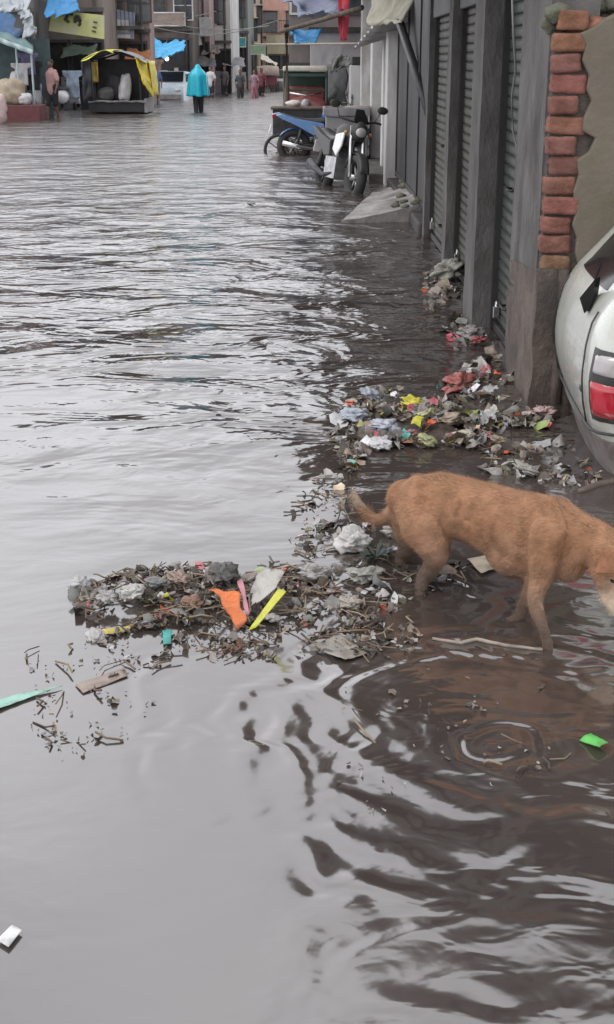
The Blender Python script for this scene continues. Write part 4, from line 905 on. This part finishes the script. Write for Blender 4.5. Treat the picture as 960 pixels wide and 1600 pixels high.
p=G(398,152); person('person in faded mauve dress far down the lane',(p.x,p.y,-.3),R(175),1.5,cloth('cloth_mauve',(.30,.19,.22)),cloth('cloth_rose',(.34,.13,.16)),pose=1)
p=G(409,149); person('person in dark maroon beside the mauve dress far down the lane',(p.x,p.y,-.3),R(180),1.55,CM,CK)
p=G(352,150); person('person in dark grey waiting by the far left shops',(p.x,p.y,-.25),R(150),1.6,cloth('cloth_dgrey',(.08,.08,.09)),CK)

# ------------------------------------------------------------------ goods tricycle under a yellow and black cover
gv=thing('goods_tricycle','loaded goods tricycle under a yellow and black tarpaulin in the flooded lane','tricycle',(-6.05,43.4,0))
b=MB(); b.bb(-6.95,-5.18,42.6,44.6,.04,.36); b.build('cargo_bed',cloth('bed_dark',(.025,.024,.026)),gv,bevel=.03)
b=MB(); b.grid(lambda u,v:Vector((-6.97+1.82*u,42.56+.06*v,.372+.05*nz((u*7,v,2),1))),20,2); b.bb(-5.175,-5.12,42.62,44.6,.05,.45); b.build('bed_rim','counter',gv,solid=.04)
b=MB()
for xx in (-6.85,-5.3):
    for yy in (42.7,44.5): b.tube([(xx,yy,.3),(xx,yy,1.62)],.03,8)
b.tube([(-6.85,42.7,1.62),(-6.1,42.7,1.86),(-5.3,42.7,1.66)],.03,8); b.tube([(-6.85,44.5,1.62),(-6.1,44.5,1.86),(-5.3,44.5,1.66)],.03,8); b.tube([(-6.85,42.7,1.6),(-6.85,44.5,1.6)],.03,8); b.tube([(-5.3,42.7,1.64),(-5.3,44.5,1.64)],.03,8); b.build('canopy_frame','iron',gv)
KY=cloth('tarp_yellow',(.85,.68,.02),(.7,.52,.02),.4); KL=cloth('tarp_lime',(.72,.74,.08),(.55,.56,.08),.45); KK=cloth('tarp_black',(.035,.036,.042),(.022,.023,.028),.5); KGY=cloth('tarp_lining',(.27,.26,.29))
b=MB()
def can(u,v):
    x=-7.12+2.02*u; z=1.50+.40*math.sin(math.pi*min(1,max(0,u*.94+.05)))**.8+.03*nz((u*5,v*4,1))
    return Vector((x,42.45+2.2*v,z))
b.grid(can,24,10); b.build('cover_top',KGY,gv,smooth=True,solid=.015)
b=MB(); b.grid(lambda u,v:can(.02+.5*u,-.02+.10*v)+Vector((0,-.03,.03-.12*(1-v)*(.5+.5*math.sin(u*7)))),16,4); b.grid(lambda u,v:can(.04+.5*u,.06+.9*v)+Vector((0,0,.03)),12,6); b.build('yellow_flap',KL,gv,smooth=True,solid=.012)
b=MB(); b.grid(lambda u,v:Vector((-7.1+.30*u+.05*nz((u*4,v*4,0)),42.46+.10*nz((u*3,v*3,2)),1.62-1.25*v*(1-.12*u))),8,14); b.grid(lambda u,v:Vector((-7.1+.04*nz((u*4,v*4,0)),42.5+2*u,1.62-1.2*v)),8,8); b.build('side_curtain',KK,gv,smooth=True,solid=.015)
b=MB(); b.grid(lambda u,v:Vector((-5.38+.28*u+.22*v-.02+.05*nz((u*3,v*5,4)),42.44+.5*u+.06*nz((u*3,v*4,1)),1.70-.12*u-(1.1*v)*(.72+.28*u))),10,16); b.grid(lambda u,v:Vector((-5.02+.1*v+.05*nz((u*5,v*4,8)),42.95+1.6*u,1.6-1.05*v)),8,8); b.build('yellow_drape',KY,gv,smooth=True,solid=.015)
b=MB(); b.bb(-6.85,-5.3,44.2,44.24,.36,1.65); b.build('back_sheet',KK,gv)
b=MB()
for c_ in ((-6.6,42.6,-.1),(-5.4,42.6,-.1),(-6.0,45.4,-.1)): b.torus(c_,(1,0,0),.25,.06,seg=20,sub=8)
for c_ in ((-6.72,43.1,-.06),(-5.38,43.1,-.06),(-6.0,45.2,-.06)):
    b=MB(); b.torus(c_,(1,0,0),.25,.06,seg=20,sub=8); b.build('wheel','tyre',gv,smooth=True)
def sack(label,c,r,m_): 
    sd_=rnd.random()*40; b=MB(); b.ball(c,r,seg=24,rings=18,rot=(rnd.gauss(0,.12),rnd.gauss(0,.12),rnd.gauss(0,.3)),fn=lambda d:(abs(d.x)**3.2+abs(d.y)**3.2+abs(d.z)**3.2)**(-1/3.2)*(.92+.22*nz(d,2.2,sd_))); tag(b.build('sack',m_,base=(c[0],c[1],c[2]-r[2]),smooth=True),label,'sack')
sack('tall white sack standing in the goods tricycle',(-5.82,42.95,.78),(.2,.18,.46),CW)
sack('grey sack lying on the left of the goods tricycle bed',(-6.45,43.0,.58),(.28,.2,.22),cloth('sack_grey',(.14,.135,.135)))
sack('dark rolled sack behind the white one in the goods tricycle',(-6.2,43.4,.78),(.34,.25,.42),cloth('sack_dark',(.07,.066,.068)))

# ------------------------------------------------------------------ far car and scooter
def small_car(label,loc,rz,m_):
    t=thing('parked_car',label,'car',loc,rz); b=MB()
    prof=[(-1.7,.2),(-1.75,.55),(-1.6,.8),(-1.35,.92),(-.9,1.35),(.3,1.38),(.95,.92),(1.65,.78),(1.75,.5),(1.7,.2)]
    lay=[(-.75,.06),(-.68,0),(0,0),(.68,0),(.75,.06)]
    b.grid(lambda u,v:(lambda q,l:Vector((q[0]*(1-l[1]*.3),l[0]*(1-.2*max(0,q[1]-.85)/.5),q[1]-l[1]*.4)))(prof[round(u*9)],lay[round(v*4)]),9,4)
    for k in (0,4): b.add([Vector((q[0]*.985,lay[k][0]*(1-.2*max(0,q[1]-.85)/.5),q[1]-.024)) for q in prof],[tuple(range(10)) if k else tuple(range(10))[::-1]])
    b.build('body',m_,t,smooth=True,local=True,bevel=.02)
    b=MB(); b.add([Vector((.94,-.62,.96)),Vector((.94,.62,.96)),Vector((.36,.55,1.35)),Vector((.36,-.55,1.35))],[(0,1,2,3)]); b.v=[(x+.02,y,z+.012) for x,y,z in b.v]; b.build('windscreen','glass_dark',t,local=True)
    b=MB(); b.add([Vector((-1.36,-.6,.95)),Vector((-1.36,.6,.95)),Vector((-.95,.54,1.32)),Vector((-.95,-.54,1.32))],[(3,2,1,0)]); b.v=[(x-.02,y,z+.012) for x,y,z in b.v]; b.build('rear_window','glass_dark',t,local=True)
    for k in (-1,1):
        b=MB(); b.ball((1.70,.52*k,.62),(.08,.16,.09)); b.build('headlight','lamp_clear',t,smooth=True,local=True)
        b=MB(); b.prism([Vector((x,k*.735,z)) for x,z in ((-1.2,.94),(-.85,1.28),(.25,1.30),(.8,.94))],(0,.02*k,0)); b.build('side_window','glass_dark',t,local=True)
        for xx in (-1.1,1.1):
            b=MB(); b.torus((xx,.66*k,.22),(0,1,0),.2,.075,seg=20,sub=8); b.build('wheel','tyre',t,smooth=True,local=True)
    b=MB(); b.bb(1.74,1.80,-.66,.66,.25,.45); b.build('bumper','car_dirty',t,local=True,bevel=.02)
    return t
M['car_blue']=mat('car_paleblue',(.34,.40,.45),(.26,.31,.36),.3,scale=3,coat=.5)
M['car_grey']=mat('car_grey',(.2,.21,.2),(.15,.155,.15),.4,scale=3,coat=.3)
p=G(266,157); small_car('pale blue car parked under the sky blue tarpaulin',(p.x,p.y+1.6,-.2),R(-95),'car_blue')
p=G(440,142); small_car('grey car parked at the far end of the lane',(p.x+.4,p.y+1,-.25),R(-100),'car_grey')
sc_=thing('scooter','pale scooter parked left of the goods tricycle','scooter',(*G(108,172).xy,-.05),R(70))
b=MB()
for x in (-.55,.6):
    b=MB(); b.torus((x,0,.2),(0,1,0),.17,.06,seg=20,sub=8); b.build('wheel','tyre',sc_,smooth=True,local=True)
b=MB(); b.ball((-.45,0,.5),(.42,.2,.24)); b.build('rear_body',M['bike_white'],sc_,smooth=True,local=True)
b=MB(); b.grid(lambda u,v:Vector((.42+.10*v,(u-.5)*.42*(1-.3*v),.25+.65*v)),8,8); b.build('leg_shield',M['bike_white'],sc_,smooth=True,solid=.05,local=True)
b=MB(); b.ball((-.35,0,.76),(.4,.15,.07)); b.build('seat','black_trim',sc_,smooth=True,local=True)
b=MB(); b.tube([(.4,-.32,1.0),(.5,0,.97),(.4,.32,1.0)],.02,6); b.build('handlebar','black_plastic',sc_,smooth=True,local=True)
# ------------------------------------------------------------------ the far houses
def wallmat(k,c,c2=None): 
    if k not in M: M[k]=mat(k,c,c2 or tuple(x*.7 for x in c),.85,scale=1.2,stretch=(1,1,.4),bump=.02,bscale=6,c3=tuple(x*.45 for x in c),scale3=.8)
    return M[k]
M['pane']=mat('window_pane',(.03,.035,.04),(.06,.065,.07),.15,scale=3)
M['shop_shade']=mat('painted_shop_shade',(.03,.028,.03),(.016,.015,.016),.9,scale=2)  # near-black colour stands in for the shade inside the shops
def house(label,px0,px1,Y,depth,h,wm,opens=(),wins=(),bands=(),balcony=None,parapet=.5,shift=0.,yaw=0.,cat='building'):
    D=Y*cp+1.3*sp; x0=(px0-480)/F_PX*D; x1=(px1-480)/F_PX*D; W=x1-x0
    t=thing('house',label,cat,((x0+x1)/2,Y,0),R(yaw)); K=dict(local=True)
    b=MB(); b.bb(-W/2,W/2,0,depth,-.3,h); b.build('wall',wm,t,**K)
    b=MB(); b.bb(-W/2-.03,W/2+.03,-.06,.12,h+.003,h+parapet); b.bb(-W/2-.02,-W/2+.15,.123,depth,h+.003,h+parapet); b.bb(W/2-.15,W/2+.02,.123,depth,h+.003,h+parapet); b.build('parapet',wm,t,**K)
    for a,c,z0,z1 in opens:
        b=MB(); b.bb(-W/2+a*W,-W/2+c*W,-.02,.02,z0,z1); o=b.build('shade_panel','shop_shade',t,**K)  # dark panel on the solid wall, painted in place of a shaded opening
        b=MB(); xa,xb=-W/2+a*W,-W/2+c*W
        b.bb(xa-.08,xa-.002,-.10,-.003,z0-.1,z1+.1); b.bb(xb+.002,xb+.08,-.10,-.003,z0-.1,z1+.1); b.bb(xa-.002,xb+.002,-.1,-.003,z1+.001,z1+.1); b.build('frame','concrete_dark',o,**K)
        b=MB()
        for k in range(5):
            xx=xa+(xb-xa)*rnd.random()*.8+.1; hh=rnd.uniform(.3,1.3); b.bb(xx,xx+rnd.uniform(.15,.5),-.14-.06*k,-.03,z0,z0+hh,m=0)
        b.build('goods',rnd.choice([CG,cloth('goods_brown',(.2,.13,.09)),cloth('goods_pale',(.34,.32,.3)),KK]),o,**K)
    for a,z,w_,hh in wins:
        if z>h-.5: continue
        hh=min(hh,h-z-.25)
        xx=-W/2+a*W
        b=MB(); b.bb(xx-w_/2-.06,xx+w_/2+.06,-.05,-.002,z-.06,z+hh+.06); o=b.build('window',rnd.choice(['wood','white_paint','concrete_dark']),t,**K)
        b=MB(); b.bb(xx-w_/2,xx+w_/2,-.06,-.052,z,z+hh/2-.02); b.bb(xx-w_/2,xx+w_/2,-.06,-.052,z+hh/2+.02,z+hh); b.build('pane','pane',o,**K)
        b=MB(); b.bb(xx-w_/2-.12,xx+w_/2+.12,-.35,-.003,z+hh+.1,z+hh+.16); b.build('sunshade',wm,o,**K)
    for z in bands:
        if z>h-.3: continue
        b=MB(); b.bb(-W/2-.05,W/2+.05,-.16,-.002,z,z+.14); b.build('ledge','concrete',t,**K)
    if balcony:
        for a,c,z in balcony:
            if z>h-1: continue
            xa,xb=-W/2+a*W,-W/2+c*W
            b=MB(); b.bb(xa,xb,-.9,-.003,z,z+.12); o=b.build('balcony','concrete',t,**K)
            b=MB()
            b.bb(xa,xb,-.9,-.86,z+.95,z+1.0)
            n=max(3,int((xb-xa)/.14))
            for k in range(n+1): xx=xa+.02+(xb-xa-.04)*k/n; b.tube([(xx,-.88,z+.12),(xx,-.88,z+.96)],.012,4)
            b.build('railing','iron',o,**K)
    b=MB(); b.tube([(W/2-.3,-.06,0),(W/2-.3,-.06,h)],.05,8); b.build('drain_pipe','concrete_dark',t,smooth=True,**K)
    return t
def stackw(n,rows,z0=3.6,dz=2.7,w_=.8,h=1.2,a0=.2,a1=.8): return [(a0+(a1-a0)*(k/(n-1) if n>1 else .5),z0+dz*r,w_,h) for r in range(rows) for k in range(n)]
house('dark grey shop building behind the teal awning',-150,62,45,3,4.1,wallmat('w_dark',(.13,.125,.125)),[(.1,.55,0,2.5),(.62,.95,0,2.4)],stackw(3,1),(3.1,),[(.1,.9,3.3)])
house('brown shop building carrying the yellow signboard',61,168,47.5,3.5,4.4,wallmat('w_brown',(.2,.165,.145)),[(.06,.46,0,2.2),(.54,.96,0,2.2)],stackw(2,1,4.2),(3.2,),[(.05,.95,3.45)])
house('pinkish brown building with the pale blue board',167,238,51.5,1.6,4.6,wallmat('w_pinkbrown',(.27,.2,.18)),[(.1,.9,0,2.2)],stackw(2,2,3.0),(2.6,5.4),[(.1,.9,2.7)])
house('dark brown building behind the sky blue tarpaulin',236,304,63,8,5.0,wallmat('w_dbrown',(.15,.125,.115)),[(.08,.92,0,2.5)],stackw(2,2,3.4),(2.9,))
house('narrow pale pink building with a pasted board',300,330,67,8,5.2,wallmat('w_ppink',(.42,.31,.3)),[(.1,.9,0,2.4)],stackw(1,2,5.),(3.,))
house('white building with two narrow dark windows',326,362,70.5,9,5.4,wallmat('w_white',(.55,.54,.53)),[(.05,.95,0,2.1)],[(.35,3.4,.35,1.2),(.62,3.4,.35,1.2),(.35,6.3,.35,1.2),(.62,6.3,.35,1.2)],(2.45,))
house('grey green building in the gap beside the white one',358,389,80,9,5.6,wallmat('w_greygreen',(.2,.21,.2)),[(.1,.9,0,2.6)],stackw(1,2,4.),(3.1,6.))
house('tall beige building with dark narrow windows at the end of the lane',385,416,92,9,6.6,wallmat('w_beige',(.5,.46,.36)),[(.1,.5,0,2.4)],[(.35,2.9,.5,1.3),(.75,3.4,.4,1.6),(.35,5.2,.5,1.3),(.75,5.6,.4,1.3),(.35,8.4,.5,1.3),(.75,8.4,.4,1.3)],(2.5,))
house('salmon pink building at the end of the lane',412,470,90,9,6.4,wallmat('w_salmon',(.48,.29,.24)),[(.1,.4,0,2.4),(.5,.9,0,2.4)],stackw(2,3,3.4),(3.0,6.),[(.1,.9,3.1)])
house('low olive shop at the end of the lane below the salmon building',418,462,84,4,2.6,wallmat('w_olive',(.34,.31,.21)),[(.08,.45,0,1.9),(.55,.92,0,1.9)],(),())
house('brown brick building behind the wooden pole',462,560,60,10,4.8,wallmat('w_brickbrown',(.27,.19,.15)),[(.1,.9,0,2.2)],stackw(2,2,3.2),(2.6,))
house('dark building behind the red rickshaw',452,592,36,9,3.8,wallmat('w_mauve',(.17,.145,.14)),[(.0,.42,0,1.45),(.48,.98,0,1.4)],stackw(2,2,2.8),(2.2,))
b=MB(); q=U(520,85,31); 
ps=thing('house','low pale lilac wall house behind the dark green tarpaulin','building',(q.x,31,0)); b=MB(); b.bb(-.5,1.9,0,4.5,-.3,2.2); b.build('wall',wallmat('w_lilac',(.42,.4,.42)),ps,local=True)
b=MB(); b.bb(-.55,1.95,-.1,4.6,2.203,2.32); b.build('roof','concrete_dark',ps,local=True)
# side-lane blocks that close the view to the right, behind the shop fronts
rt=thing('house','three storey grey house rising behind the white shop front','building',(2.6,27,0))
b=MB(); b.bb(1.25,5,24.5,30.5,-.3,9.); b.build('wall','concrete_dark',rt)
for zz in (3.6,6.3):
    b=MB(); b.bb(.35,1.247,24.7,30.3,zz-.6,zz-.45); o=b.build('balcony','concrete_dark',rt)
    b=MB(); b.bb(.35,.42,24.7,30.3,zz-.447,zz+.5); b.build('railing','iron',o)
    for yy in (25.8,28.4):
        b=MB(); b.bb(1.2,1.246,yy,yy+1.1,zz,zz+1.4); o=b.build('window','wood',rt)
        b=MB(); b.bb(1.19,1.198,yy+.08,yy+1.02,zz+.08,zz+1.32); b.build('pane','pane',o)

# ------------------------------------------------------------------ left stalls, boards, tarpaulins
st=thing('market_stall','market stall under a teal awning with a dark red counter','stall',(-8.6,38.2,0))
TE=cloth('awning_teal',(.10,.20,.21),(.07,.14,.15),.5); TP=cloth('awning_rim',(.40,.5,.5),(.3,.38,.38),.5)
def stl(u,v): return U(-40+92*u,(44+36*u)-(12)*(v),38.0+1.6*v)+Vector((0,0,.03*math.sin(u*24)))
b=MB(); b.grid(stl,24,8); b.build('awning',TE,st,smooth=True,solid=.02)
b=MB(); b.grid(lambda u,v:U(-40+92*u,(44+34*u)+8*v,37.98)+Vector((0,.03*math.sin(u*30),0)),30,2); b.build('awning_valance',TP,st,smooth=True,solid=.015)
for px in (-30,27,50):
    b=MB(); a=U(px,100,38.2); b.tube([Vector((a.x,38.2,-.2)),Vector((a.x,38.2,2.0 if px<40 else 1.75))],.03,8); b.build('post',TP,st)
b=MB(); a=U(6,160,37.6); c=U(62,160,37.6); b.bb(a.x,c.x,37.6,38.5,-.2,.42,jit=.01); b.build('counter',cloth('counter_red',(.13,.04,.04)),st,bevel=.02)
b=MB(); b.bb(a.x-2.,c.x,39.6,39.64,0,2.2); b.build('back_sheet',cloth('teal_dark',(.05,.08,.085)),st)
sack('beige sack on the dark red stall counter',(U(18,150,37.9).x,38.0,.78),(.38,.25,.36),CT)
sack('pink sack at the left edge by the dark red counter',(U(-6,175,36).x,36.,.36),(.3,.25,.42),cloth('sack_pink',(.55,.42,.41)))
sack('white sack right of the beige one on the stall counter',(U(38,155,37.9).x,38.0,.58),(.2,.2,.17),CW)
drape('tarpaulin','deep blue tarpaulin above the teal awning','tarpaulin',[U(-30,52,39.5),U(30,60,39.5),U(22,14,41),U(-40,8,41)],cloth('tarp_deep',(.02,.10,.24),(.015,.06,.15),.45),.2,.25)
drape('tarpaulin','pale grey plastic sheet hanging at the top left','tarpaulin',[U(2,14,39.2),U(48,26,39.2),U(46,-10,40),U(-8,-14,40)],cloth('sheet_pale',(.42,.45,.48)),.1,.3)
drape('tarpaulin','pale plastic tail hanging beside the teal awning','tarpaulin',[U(38,56,39.1),U(56,54,39.1),U(50,22,39.3),U(36,22,39.3)],cloth('sheet_pale',(.42,.45,.48)),.0,.15)
drape('tarpaulin','bright blue tarpaulin above the yellow signboard','tarpaulin',[U(74,18,45),U(124,22,45),U(122,-22,46.3),U(70,-22,46.3)],CB,.1,.25)
sg=thing('signboard','weathered yellow signboard with black writing over the brown shop','signboard',U(120,38,45.6))
c4=[U(76,48,45.8),U(163,61,45.4),U(163,24,45.4),U(82,15,45.8)]
b=MB(); b.prism(c4,(0,.08,0)); b.build('board',mat('sign_yellow',(.46,.47,.15),(.33,.33,.16),.6,scale=2,c3=(.36,.36,.26),scale3=1.4),sg)
def on(px,py): return U(px,py,45.5+.4*(163-px)/87-.13)
b=MB(); 
for s_ in ([(101,32),(104,27),(105,22),(109,21),(114,23)],[(103,30),(106,34),(108,33)],[(117,36),(117,28),(120,25),(124,26),(126,31),(125,37),(123,40)],[(119,28),(123,33)]): b.tube([on(*q) for q in s_],.05,6)
for s_ in ([(146,34),(152,35)],[(144,48),(150,50)],[(145,42),(151,43)]): b.tube([on(*q) for q in s_],.022,6)
b.build('lettering','black_trim',sg)
bo=thing('signboard','pale blue grey poster board on the pinkish brown building','signboard',U(190,40,50.8))
b=MB(); b.prism([U(172,58,50.8),U(209,61,50.8),U(211,20,50.8),U(170,12,50.8)],(0,.1,0)); b.build('board',cloth('board_blue',(.28,.31,.38),(.2,.22,.3)),bo)
b=MB(); b.prism([U(178,50,50.77),U(201,51,50.77),U(202,32,50.77),U(180,30,50.77)],(0,.02,0)); b.prism([U(176,59,50.77),U(204,60,50.77),U(204,54,50.77),U(176,54,50.77)],(0,.02,0)); b.build('poster','white_paint',bo)
bo=thing('signboard','tilted pale board on the narrow pink building','signboard',U(302,58,66.3))
b=MB(); b.prism([U(289,79,66.3),U(316,70,66.3),U(309,44,66.3),U(285,54,66.3)],(0,.1,0)); b.build('board',cloth('board_pale',(.5,.5,.52)),bo)
drape('tarpaulin','sky blue tarpaulin stretched over the pale blue car','tarpaulin',[U(238,90,57),U(289,78,57),U(290,62,59),U(228,60,59)],CSK,.12,.3)
drape('tarpaulin','faded brown tarpaulin awning by the white building','tarpaulin',[U(315,85,66),U(345,82,66),U(342,70,68),U(318,72,68)],cloth('tarp_brown',(.2,.17,.15)),.1,.2)
drape('tarpaulin','pale slanting awning near the far end of the lane','tarpaulin',[U(408,90,74),U(432,104,74),U(434,99,76),U(408,84,76)],cloth('sheet_cream',(.5,.46,.38)),.05,.1)
b=MB(); b.ball(U(261,92,59),.09); 
lb=thing('hanging_bulb','lit white bulb hanging under the sky blue tarpaulin','lamp',U(261,84,59)); b.build('bulb',None or cloth('bulb_glass',(.8,.8,.8)),lb,smooth=True)
_bm=M['bulb_glass'].node_tree.nodes['Principled BSDF']; _bm.inputs['Emission Color'].default_value=(1,.98,.94,1); _bm.inputs['Emission Strength'].default_value=1.2
b=MB(); b.tube([U(261,90,59),U(261,62,59)],.012,5); b.build('cord','cable',lb)
rk=thing('cycle_rickshaw','dark maroon hooded rickshaw beside the grey car far down the lane','rickshaw',(*G(418,143).xy,-.2),R(10))
b=MB(); b.grid(lambda u,v:Vector((-.6+1.2*u,-.5+1.1*v,1.55-.5*(2*v-1)**4-.05*(2*u-1)**2)),10,10); b.build('hood',cloth('hood_cream',(.4,.33,.28)),rk,smooth=True,solid=.02,local=True)
b=MB(); b.bb(-.55,.55,-.1,.5,.5,1.1); b.build('seat',CM,rk,local=True,bevel=.05)
for k in (-1,1):
    b=MB(); b.torus((.6*k,.1,.35),(1,0,0),.33,.03,seg=24,sub=6); b.build('wheel','tyre',rk,smooth=True,local=True)
b=MB()
wi=[((-30,-40,39),(240,-6,60)),((60,-2,45),(330,20,67)),((160,8,50),(420,40,80)),((230,40,60),(440,30,60))]
for i,(a,c) in enumerate(wi):
    A_,C_=U(*a),U(*c); b=MB(); b.tube([A_.lerp(C_,k/12)+Vector((0,0,-.5*math.sin(math.pi*k/12))) for k in range(13)],.018,5)
    tag(b.build('overhead_cable','cable',base=A_.lerp(C_,.5),smooth=True),['overhead cable crossing above the deep blue tarpaulin','overhead cable from the yellow signboard to the pink building','overhead cable running far down the lane past the white building','overhead cable crossing the lane in front of the salmon building'][i],'cable')

# ------------------------------------------------------------------ more street clutter
drape('tarpaulin','dark green canvas awning over the brown shop door','tarpaulin',[U(96,88,46.2),U(150,84,46.2),U(150,70,47.2),U(98,72,47.2)],cloth('canvas_green',(.07,.10,.07)),.05,.12)
drape('tarpaulin','dull orange awning low on the pinkish brown building','tarpaulin',[U(196,92,50),U(236,96,50),U(234,80,51.2),U(198,76,51.2)],cloth('canvas_orange',(.42,.16,.06)),.05,.1)
drape('tarpaulin','dark grey tarpaulin sloping from the narrow pink building','tarpaulin',[U(300,100,63.5),U(338,104,63.5),U(334,90,66),U(302,86,66)],cloth('canvas_dark',(.09,.09,.095)),.08,.15)
drape('tarpaulin','striped looking grey awning right of the white building','tarpaulin',[U(348,100,70),U(384,104,70),U(382,92,73),U(350,88,73)],cloth('canvas_grey',(.24,.24,.25)),.05,.1)
for lb,px,py,Yd,w_,h_,c in (('faded brown shop board above the sky blue tarpaulin',262,30,62.6,1.6,.55,(.26,.2,.17)),('small white board beside the pale pink building',322,42,66.5,.55,.8,(.5,.5,.5)),
      ('turquoise board on the grey green building',372,66,79.5,.9,.5,(.05,.3,.32)),('maroon board low on the brown brick building',505,92,59.5,1.2,.5,(.22,.05,.06)),('pale green board at the far end of the lane',402,78,83.5,1.,.5,(.28,.4,.25)),('white hand painted board on the dark grey shop',22,88,44.5,1.1,.5,(.45,.45,.42))):
    q=U(px,py,Yd); t=thing('signboard',lb,'signboard',(q.x,Yd,q.z)); b=MB(); b.bb(-w_/2,w_/2,-.04,.04,-h_/2,h_/2); b.build('board',cloth('bd_%d'%(px),c),t,local=True)
    b=MB(); b.bb(-w_/2-.03,w_/2+.03,-.06,-.042,h_/2-.02,h_/2+.03); b.bb(-w_/2-.03,w_/2+.03,-.06,-.042,-h_/2-.03,-h_/2+.02); b.bb(-w_/2-.03,-w_/2+.02,-.06,-.042,-h_/2+.02,h_/2-.02); b.bb(w_/2-.02,w_/2+.03,-.06,-.042,-h_/2+.02,h_/2-.02); b.build('frame','white_paint',t,local=True)
def hung(label,px,py,Yd,c,w_=.42,h_=.6):
    q=U(px,py,Yd); b=MB(); sd_=rnd.random()*30
    b.grid(lambda u,v:Vector((q.x+(u-.5)*w_*(1.35 if v<.25 else .85),q.y+.08*nz((u*4,v*3,sd_)),q.z+h_/2-h_*v)),10,12); tag(b.build('hanging_shirt',c,base=q,smooth=True,solid=.03),label,'shirt')
hung('white shirt hanging under the teal awning',34,116,38.6,CW); hung('violet shirt hanging by the teal awning post',45,100,38.8,cloth('cloth_violet',(.16,.13,.24)))
hung('black jacket hanging beside the white shirt',52,118,38.9,CK,.45,.8); hung('yellow cloth hanging in the brown shop door',146,112,47,cloth('cloth_mustard',(.4,.3,.06)),.4,.7)
hung('dull shirt hanging at the dark brown shop',245,108,61,cloth('cloth_red2',(.2,.13,.12)),.5,.8); hung('pale blue cloth hanging by the goods tricycle',114,132,46,cloth('cloth_paleblue',(.34,.4,.5)),.5,.9)
p=G(20,178); person('person in brown shirt standing behind the dark red counter',(p.x,p.y+1.2,-.1),R(170),1.6,cloth('cloth_brown',(.24,.13,.08)),CK)
p=G(226,163); person('person in blue shirt behind the yellow drape of the tricycle',(p.x+.35,p.y+1,-.2),R(200),1.66,cloth('cloth_blue',(.06,.12,.3)),CG)
p=G(330,152); person('person in white shirt by the narrow pink building',(p.x,p.y,-.25),R(170),1.6,CW,CK)
p=G(292,150); person('person in dark brown shirt beside the pale blue car',(p.x,p.y,-.2),R(165),1.62,cloth('cloth_dred',(.09,.06,.05)),CK)
